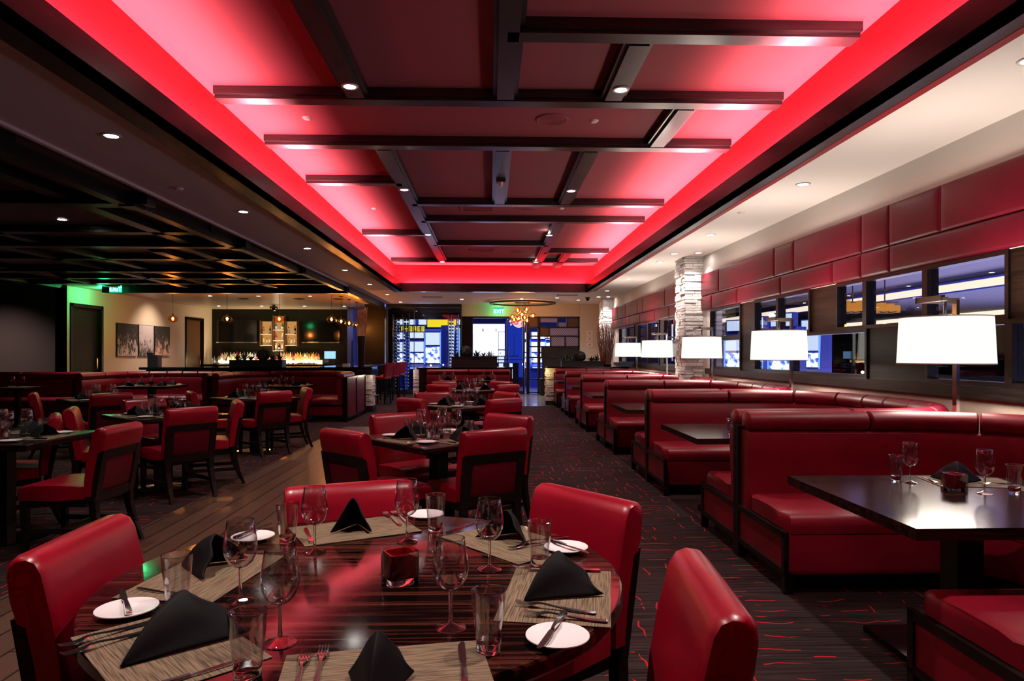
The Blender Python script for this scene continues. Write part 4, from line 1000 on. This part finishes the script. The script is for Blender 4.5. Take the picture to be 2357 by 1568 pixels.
# planter ledges
t = thing('ledge_divider', 'dark half wall with ledge behind the far red bench', 'divider', (-.56, 17.62, 0)); MB().box(-1.25, 1.1, -.28, .25, 0, .99).build('body', 'dark_wood', t, 0); MB().box(-1.32, 1.15, -.32, .3, .99, 1.03).build('ledge', 'black_gloss', t, 0)
stone('column_bench_end', -1.97, -1.82, 17.35, 17.85, .1, .98, ('-y', '+x'), .03, .05)
planter(-.42, 17.6, 1.03, .58, 'dark planter with topiary ball on the half wall behind the bench', ballx=-.22, h=.27, br=.16)
t = thing('ledge_divider', 'dark half wall with ledge closing the right-hand booth row', 'divider', (2.6, 18.35, 0)); MB().box(-.85, 1.08, -.2, .2, 0, .99).build('body', 'dark_wood', t, 0); MB().box(-1.1, 1.08, -.24, .24, .99, 1.03).build('ledge', 'black_gloss', t, 0)
planter(2.45, 18.3, 1.03, .56, 'dark planter with topiary ball on the right half wall', ballx=-.05, h=.15, br=.15)
stone('column_ledge_end', 1.47, 1.74, 18.16, 18.5, .12, .99, ('-y', '-x'), .03, .05)
trim(MB().box(1.46, 1.75, 18.14, 18.52, 0, .12), 'black')
light('POINT', 'stone_lamp', (1.36, 18.02, .93), 6, (1, .70, .25), .04)
light('POINT', 'stone_lamp', (-2.05, 17.2, .9), 1.5, (1, .75, .6), .04)
light('POINT', 'stone_lamp', (-2.68, 16.05, .86), 3, (1, .78, .6), .04)
t = thing('branch_vase', 'bundle of brown curly branches in a low dark vase by the far stone column', 'vase', (3.1, 18.3, 1.03)); MB().lathe([(0, 0), (.13, 0), (.15, .06), (.14, .06), (0, .04)], 24).build('vase', 'black', t); m = MB(); twig_bundle(m, .03, 1.2, .11, .25, 80, .03, .009); m.build('branches', 'twig', t, 60)
tag(MB().box(-.07, .07, -.01, .01, 0, .20).build('menu_card', 'slot_blue', None, 0, (3.0, 18.2, 1.19)), 'small dark card standing behind the right planter', 'card') if False else None
for k in range(3):
    t = thing('framed_notice', 'small white framed notice on the white pier, '+['top', 'middle', 'bottom'][k]+' of three', 'notice', (3.38, YE-.1, 2.0-.2*k), 0, 'notices on the white pier')
    MB().box(-.11, .11, -.015, 0, 0, .17).build('frame', 'porcelain', t, 0); MB().box(-.07, .07, -.017, -.015, .05, .055).box(-.03, .03, -.017, -.015, .07, .12).box(-.06, .06, -.017, -.015, .03, .035).build('print', 'speaker_grey', t, 0)

# ------------------------------------------------------------------ entrance: glass wine room, doors, lattice screen
WX0, WX1 = -3.50, -1.05
t = thing('wine_room', 'glass walled wine room left of the entrance doors', 'glass enclosure', (0, 0, 0))
MB().box(WX0, WX1, YE-.1, YE-.085, .12, 2.95).build('front_glass', 'window_glass', t, 0)
MB().box(WX0, WX1, YE-.12, YE-.02, 0, .12).box(WX0-.06, WX0, YE-.12, YE-.02, 0, ZS).box(WX1, WX1+.05, YE-.12, YE-.02, 0, ZS).box(WX0, WX1, YE-.12, YE-.02, 2.95, ZS).box(-2.62, -2.60, YE-.12, YE-.08, .12, 2.95).build('frame', 'black', t, 0)
MB().box(WX0, WX1, YE+1.4, YE+1.5, 2.62, ZS).box(WX0, WX1, YE-.02, YE+1.4, 2.99, ZS).build('ceiling_panel', 'dark_wood', t, 0)
bw = Proto(tag(MB().lathe([(0, 0), (.038, 0), (.038, .18), (.014, .23), (.014, .30), (0, .30)], 9).build('wine_bottle', 'liquor_dark', None, 50), '', 'bottle'))
bw.o.rotation_euler = (R(90), 0, 0)
for nm, xs in (('left', (-3.32, -3.2, -2.98, -2.88)), ('right', (-1.42, -1.32, -1.18))):
    r = thing('wine_rack', 'tall steel wine rack on the %s side of the glass wine room' % nm, 'wine rack', (0, 0, 0), 0, 'wine racks in the glass room')
    m = MB()
    for x in (xs[0]-.06, xs[len(xs)//2]-.055, xs[-1]+.06): m.box(x-.008, x+.008, YE+.2, YE+.22, .13, 2.75).box(x-.008, x+.008, YE+.42, YE+.44, .13, 2.75)
    m.build('upright', 'steel', r, 0)
    m = MB()
    for k in range(22): m.box(xs[0]-.06, xs[-1]+.06, YE+.2, YE+.205, .24+k*.115-.046, .24+k*.115-.040)
    m.build('rail', 'steel', r, 0)
    for k in range(21):
        for x in xs:
            o = bw.put((x, YE+.5, .24+k*.115), 0, 'wine bottle lying in the %s rack of the glass wine room' % nm, 'wine bottles in the %s rack' % nm)
            o.rotation_euler = (R(90), 0, 0)
light('POINT', 'wine_room_lamp', (-2.3, YE+.0+.05, 2.7), 10, (.5, .6, 1), .1)
# doors and posts
trim(MB().box(-1.0, -.62, YE, YE+.15, 0, 2.66).box(1.10, 1.15, YE-.05, YE+.1, 0, 2.66).box(1.22, 1.32, YE, YE+.15, 0, 2.66).box(-.62, 1.1, YE, YE+.1, 2.60, 2.66).box(1.62, 1.70, YE, YE+.15, 0, 2.66), 'dark_wood')
trim(MB().box(1.15, 1.165, YE-.06, YE-.05, .02, 2.6), 'chrome')
r = thing('door_3', loc=(.24, YE+.05, 0)); r['kind'] = 'structure'
MB().box(-.86, .86, -.006, .006, .1, 2.6).build('door_glass', 'window_glass', r, 0)
MB().box(.30, .34, -.05, .05, 0, 2.6).box(-.86, .86, -.03, .03, 1.16, 1.19).box(-.86, .86, -.03, .03, 0, .1).build('door_frame', 'black', r, 0)
MB().box(.24, .26, -.09, -.06, .8, 1.6).box(.38, .40, -.09, -.06, .8, 1.6).build('handle', 'steel', r, 0)
t = thing('lattice_screen', 'dark lattice screen with striped glass and brown panels right of the entrance', 'screen', (0, 0, 0))
X0, X1 = 1.32, 3.05
bars = MB()
for z in (2.62, 2.28, 1.98, 1.62, 1.25, .5, .05): bars.box(X0, X1, YE-.02, YE+.04, z-.02, z+.025)
for x, z0, z1 in ((1.62, 0, 2.66), (2.3, 2.28, 2.62), (2.62, 2.28, 2.62), (2.0, 1.98, 2.28), (2.55, 1.62, 1.98), (2.05, 1.62, 1.98), (1.75, 1.25, 1.62), (2.5, 0, 1.25), (3.02, 0, 2.66), (2.75, .5, 1.62)): bars.box(x-.025, x+.025, YE-.02, YE+.04, z0, z1)
bars.build('bars', 'black', t, 0)
for q in ((2.62, 3.0, 2.28, 2.62), (1.7, 2.0, 1.98, 2.28), (1.32, 1.6, 2.28, 2.62)): MB().box(q[0], q[1], YE, YE+.02, q[2], q[3]).build('brown_inset', 'amber_wood', t, 0)
for q in ((1.7, 2.3, 2.46, 2.62), (2.3, 2.62, 2.28, 2.45), (2.02, 3.0, 2.0, 2.27), (2.05, 2.55, 1.64, 1.96), (2.58, 3.0, 1.64, 1.96)): MB().box(q[0], q[1], YE, YE+.02, q[2], q[3]).build('striped_inset', 'striped_glass', t, 0)
MB().box(1.75, 3.0, YE, YE+.02, .5, 1.6).build('dark_inset', 'black', t, 0)
MB().box(1.3, 2.4, YE-.9, YE-.5, .0, .75).box(1.28, 2.42, YE-.92, YE-.48, .75, .78)
o = MB().box(-.42, .42, -.18, .18, .0, .52).box(-.44, .44, -.2, .2, .52, .55).build('host_cabinet', 'dark_wood', None, 0, (2.05, YE-.7, 0)); tag(o, 'low dark cabinet before the lattice screen by the entrance', 'cabinet')

# ------------------------------------------------------------------ gaming hall beyond the entrance
struct('floor_hall', MB().box(-16, 16, YE, 40, -.06, 0), 'casino_floor')
struct('ceiling_hall', MB().box(-16, 16, YE+1.7, 40, 3.6, 3.7), 'casino_ceiling')
struct('wall_hall', MB().box(-16, 16, 39.8, 40, 0, 3.7).box(-5.2, -5, YE+1.5, 40, 0, 3.7), 'casino_wall')
def slot(x, y, label, scr='reel_screen', h=1.0, rz=0, top=True, z0=0):
    t = thing('slot_machine', label, 'slot machine', (x, y, z0), rz, 'slot machines beyond the entrance')
    MB().loft([[(-.33, y0, z), (.33, y0, z), (.33, .35, z), (-.33, .35, z)] for y0, z in ((-.25, 0), (-.25, .72), (-.38, .78), (-.36, .86), (-.14, .98), (-.10, 1.9*h), (0, 1.98*h))]).build('cabinet', 'slot_blue', t, 0)
    MB().box(-.27, .27, -.155, -.14, 1.02, 1.40*h).build('screen', scr, t, 0)
    MB().box(-.27, .27, -.135, -.12, 1.46*h, 1.86*h).build('upper_screen', 'slot_white', t, 0)
    MB().box(-.31, -.285, -.17, -.1, .98, 1.88*h).box(.285, .31, -.17, -.1, .98, 1.88*h).build('edge_light', 'slot_cyan', t, 0)
    MB().box(-.25, .25, -.40, -.37, .79, .84).build('button_deck', 'slot_cyan', t, 0)
    if top:
        MB().box(-.30, .30, -.08, .1, 1.98*h, 2.30*h).build('topper', 'slot_blue', t, 0); MB().box(-.27, .27, -.09, -.08, 2.0*h, 2.27*h).build('topper_sign', 'slot_white', t, 0)
    return t
for i, (x, y, h) in enumerate(((-2.95, 27.4, 1.0), (-2.25, 26.6, 1.18), (-3.9, 29, 1), (-1.05, 27.2, 1.1))): slot(x, y, 'glowing slot machine seen through the wine room, '+['left', 'tall white-lit, middle', 'farthest left, partly hidden', 'right, behind the wine rack'][i], h=h, top=h < 1.05)
for i, (x, y) in enumerate(((1.22, 29.0), (1.95, 28.2), (2.6, 30))): slot(x, y, 'glowing slot machine beyond the entrance doors, '+['behind the glass edge', 'right of the silver post', 'behind the lattice'][i], top=True)
t = thing('light_tower', 'blue and white glowing column beyond the wine room', 'light tower', (-1.55, 27.0, 0)); MB().lathe([(0, 0), (.12, 0), (.07, 1.2), (.12, 2.5), (0, 2.5)], 20).build('tube', 'slot_white', t); MB().box(-.42, -.14, -.05, .2, 0, 2.5).build('dark_side', 'casino_wall', t, 0); MB().box(.2, .4, -.02, .2, 0, 2.4).build('blue_side', 'slot_cyan', t, 0)
def bank_sign(x0, x1, y, z, label, n):
    t = thing('overhead_sign', label, 'sign', ((x0+x1)/2, y, z), 0, 'yellow overhead signs'); h = (x1-x0)/2
    MB().box(-h, h, 0, .1, 0, .28).build('sign_body', 'slot_blue', t, 0)
    m = MB(); w = 2*h/n
    for k in range(n):
        a = -h+w*(k+.15); b = -h+w*(k+.85); c = k % 3
        m.box(a, a+w*.2, -.02, 0, .04, .24)
        if c != 1: m.box(b-w*.2, b, -.02, 0, .04, .24)
        m.box(a, b, -.02, 0, .20, .24)
        if c: m.box(a, b, -.02, 0, .04, .08)
        m.box(a, b, -.02, 0, .12, .15)
    m.build('sign_marks', 'slot_yellow', t, 0)
bank_sign(-3.55, -2.6, 27.0, 2.22, 'yellow lit overhead sign seen through the wine room, left', 6)
bank_sign(-1.75, -.9, 27.0, 2.22, 'yellow lit overhead sign seen through the wine room, right', 5)
bank_sign(2.15, 2.6, 28.6, 2.0, 'small yellow lit sign seen behind the lattice screen', 4)
t = thing('light_canopy', 'white and yellow lit canopy over the slot machines behind the wine room', 'canopy', (-2.3, 27.5, 2.55)); MB().box(-1.5, -.75, 0, .1, 0, .30).box(-.6, -.3, 0, .1, 0, .30).box(.95, 1.3, 0, .1, 0, .30).build('white_panel', 'slot_white', t, 0); MB().box(-.25, .9, 0, .1, -.1, .38).build('yellow_panel', 'slot_yellow', t, 0); MB().box(-1.6, 1.5, .1, .5, -.05, .42).build('canopy_body', 'slot_blue', t, 0)
t = thing('light_beam_strip', 'white lit strip running across the hall above the slot machines', 'light strip', (-2.4, 26.3, 2.98)); MB().box(-1.5, 1.55, 0, .08, 0, .07).build('tube', 'slot_white', t, 0); MB().box(-1.6, 1.6, .08, .3, -.06, .12).build('rail', 'slot_blue', t, 0)
t = thing('display_wall', 'bright white backlit display with framed panels beyond the entrance doors', 'display', (.15, 28.4, 0))
MB().box(-.93, .42, 0, .1, 1.30, 2.62).build('white_panel', 'display_white', t, 0); MB().box(-1.55, 1.0, -.02, .12, .1, 1.0).build('base', 'brown_wood', t, 0)
MB().box(.46, 1.25, .05, .1, .4, 2.75).build('blue_glow_standin', 'blue_glow', t, 0); MB().box(-.82, .4, -.01, .1, 1.02, 1.26).box(-1.5, -1.0, 0, .1, 1.35, 2.1).box(-1.5, -1.0, 0, .1, 1.02, 1.3).build('lower_panel', 'slot_white', t, 0)  # blue part: added glow standing in for blue light on the wall
m = MB().box(-.86, 1.0, -.04, 0, 1.26, 1.30).box(.15, .17, -.05, 0, .7, 2.3).box(.52, .54, -.05, 0, .7, 2.25).box(.15, .54, -.05, 0, 2.28, 2.30).box(.15, .54, -.05, 0, 1.52, 1.56).box(.80, .82, -.04, 0, 1.3, 2.2).box(-1.5, -1.0, -.02, 0, 1.5, 1.55).box(.22, .26, -.04, 0, 1.38, 1.43).box(.42, .46, -.04, 0, 1.38, 1.43).box(-.5, -.46, -.03, 0, 2.3, 2.42).box(.05, .08, -.03, 0, 2.3, 2.42)
m.build('frame_bars', 'black', t, 0)
MB().box(.18, .36, -.06, -.03, .35, .98).box(.6, .75, -.06, -.03, .35, .98).build('lit_doors', 'slot_white', t, 0)
light('AREA', 'hall_light', (-1, 30, 3.5), 1500, (.20, .30, 1), 8, (0, 0, 0), 7)
light('AREA', 'hall_light', (1, 25.6, 3.4), 90, (.30, .35, 1), 4, (0, 0, 0), 1)
light('POINT', 'hall_glow', (-.2, 26.4, 1.9), 60, (.35, .42, 1), .6)

# ------------------------------------------------------------------ the hall seen through the right-hand windows
struct('floor_side_hall', MB().box(XR+.2, 34, -4, 40, -.06, 0), 'casino_floor')
struct('ceiling_side_hall', MB().box(XR+.2, 12.8, -4, 40, 3.5, 3.6).box(12.8, 20.0, -4, 40, 3.10, 3.2).box(20, 34, -4, 40, 2.88, 3.0).box(12.8, 12.9, -4, 40, 3.2, 3.6).box(20, 20.1, -4, 40, 3.0, 3.2), 'casino_ceiling')
struct('wall_side_hall', MB().box(34, 34.2, -4, 40, 0, 4).box(XR+.2, 34, -4.2, -4, 0, 4), 'casino_wall')
for k, (x, z0, z1) in enumerate(((12.8, 3.10, 3.31), (20.0, 2.90, 3.10))):
    t = thing('cove_light', 'long cream lit ceiling step in the hall beyond the windows, %s one' % ('nearer', 'farther')[k], 'ceiling light', (0, 0, 0), 0, 'cove lights beyond the windows')
    MB().box(x-.02, x, -3.5, 39, z0, z1).build('glow', 'cream_strip', t, 0); MB().box(x-.06, x, -3.5, 39, z0-.04, z0).box(x-.10, x, -3.5, 39, z1, z1+.05).build('lip', 'slot_blue', t, 0)
t = thing('grid_chandelier', 'amber box-grid chandelier in the hall beyond the windows', 'chandelier', (9.0, 16.0, 2.35))
m = MB(); g = MB()
for k in range(8):
    for j in range(2):
        z = random.choice((0, .06)); m.box(-.66+k*.17, -.54+k*.17, -.2+j*.24, 0+j*.24, z, z+random.choice((.10, .17, .22)))
    g.box(-.68+k*.17, -.66+k*.17, -.25, .3, .0, .02)
g.box(-.72, .72, -.01, .01, .24, .27).box(-.4, -.38, -.01, .01, .27, 1.15).box(.38, .4, -.01, .01, .27, 1.15)
m.build('amber_boxes', 'amber_box', t, 0); g.build('grid', 'dark_bronze', t, 0)
t2 = dup(t, (7.0, 14.6, 2.82), R(0), 'amber box-grid chandelier beyond the windows, upper one cut by frame')
for i, (x, y) in enumerate(((6.6, 15.2), (6.6, 16.8), (6.7, 18.4), (8.5, 21.5), (7.6, 24.0), (8.6, 18))):
    s_ = slot(x, y, 'glowing slot machine seen through the far windows, %s' % ORD[i], rz=R(-60)); s_['group'] = 'slot machines beyond the windows'
light('AREA', 'side_hall_light', (8.5, 10, 3.4), 130, (.45, .42, 1), 7, (0, 0, 0), 16)
light('AREA', 'side_hall_up', (12, 12, .6), 4200, (.66, .60, 1), 14, (R(180), 0, 0), 24)
light('AREA', 'side_hall_far', (8, 24, 3.3), 160, (.25, .35, 1), 6, (0, 0, 0), 6)

# ------------------------------------------------------------------ red cove lighting hidden behind the tray fascia
RED = (1, .25, .31)
light('AREA', 'cove_strip', (-2.47, 7.6, 3.195), 900, RED, .05, (0, R(180+2), 0), 20.6)
light('AREA', 'cove_strip', (2.66, 7.6, 3.195), 900, RED, .05, (0, R(180-2), 0), 20.6)
light('AREA', 'cove_strip', (.1, 18.22, 3.195), 175, RED, 4.8, (R(180-4), 0, 0), .05)
# prototypes that no place used are removed
for pr in [p for v in BP.values() for p in v]+[WG, WGF, TU, TUF, NA, PL, MT, FK, KN, VO, bw]:
    if not pr.used:
        for o in [pr.o]+list(pr.o.children_recursive): bpy.data.objects.remove(o)
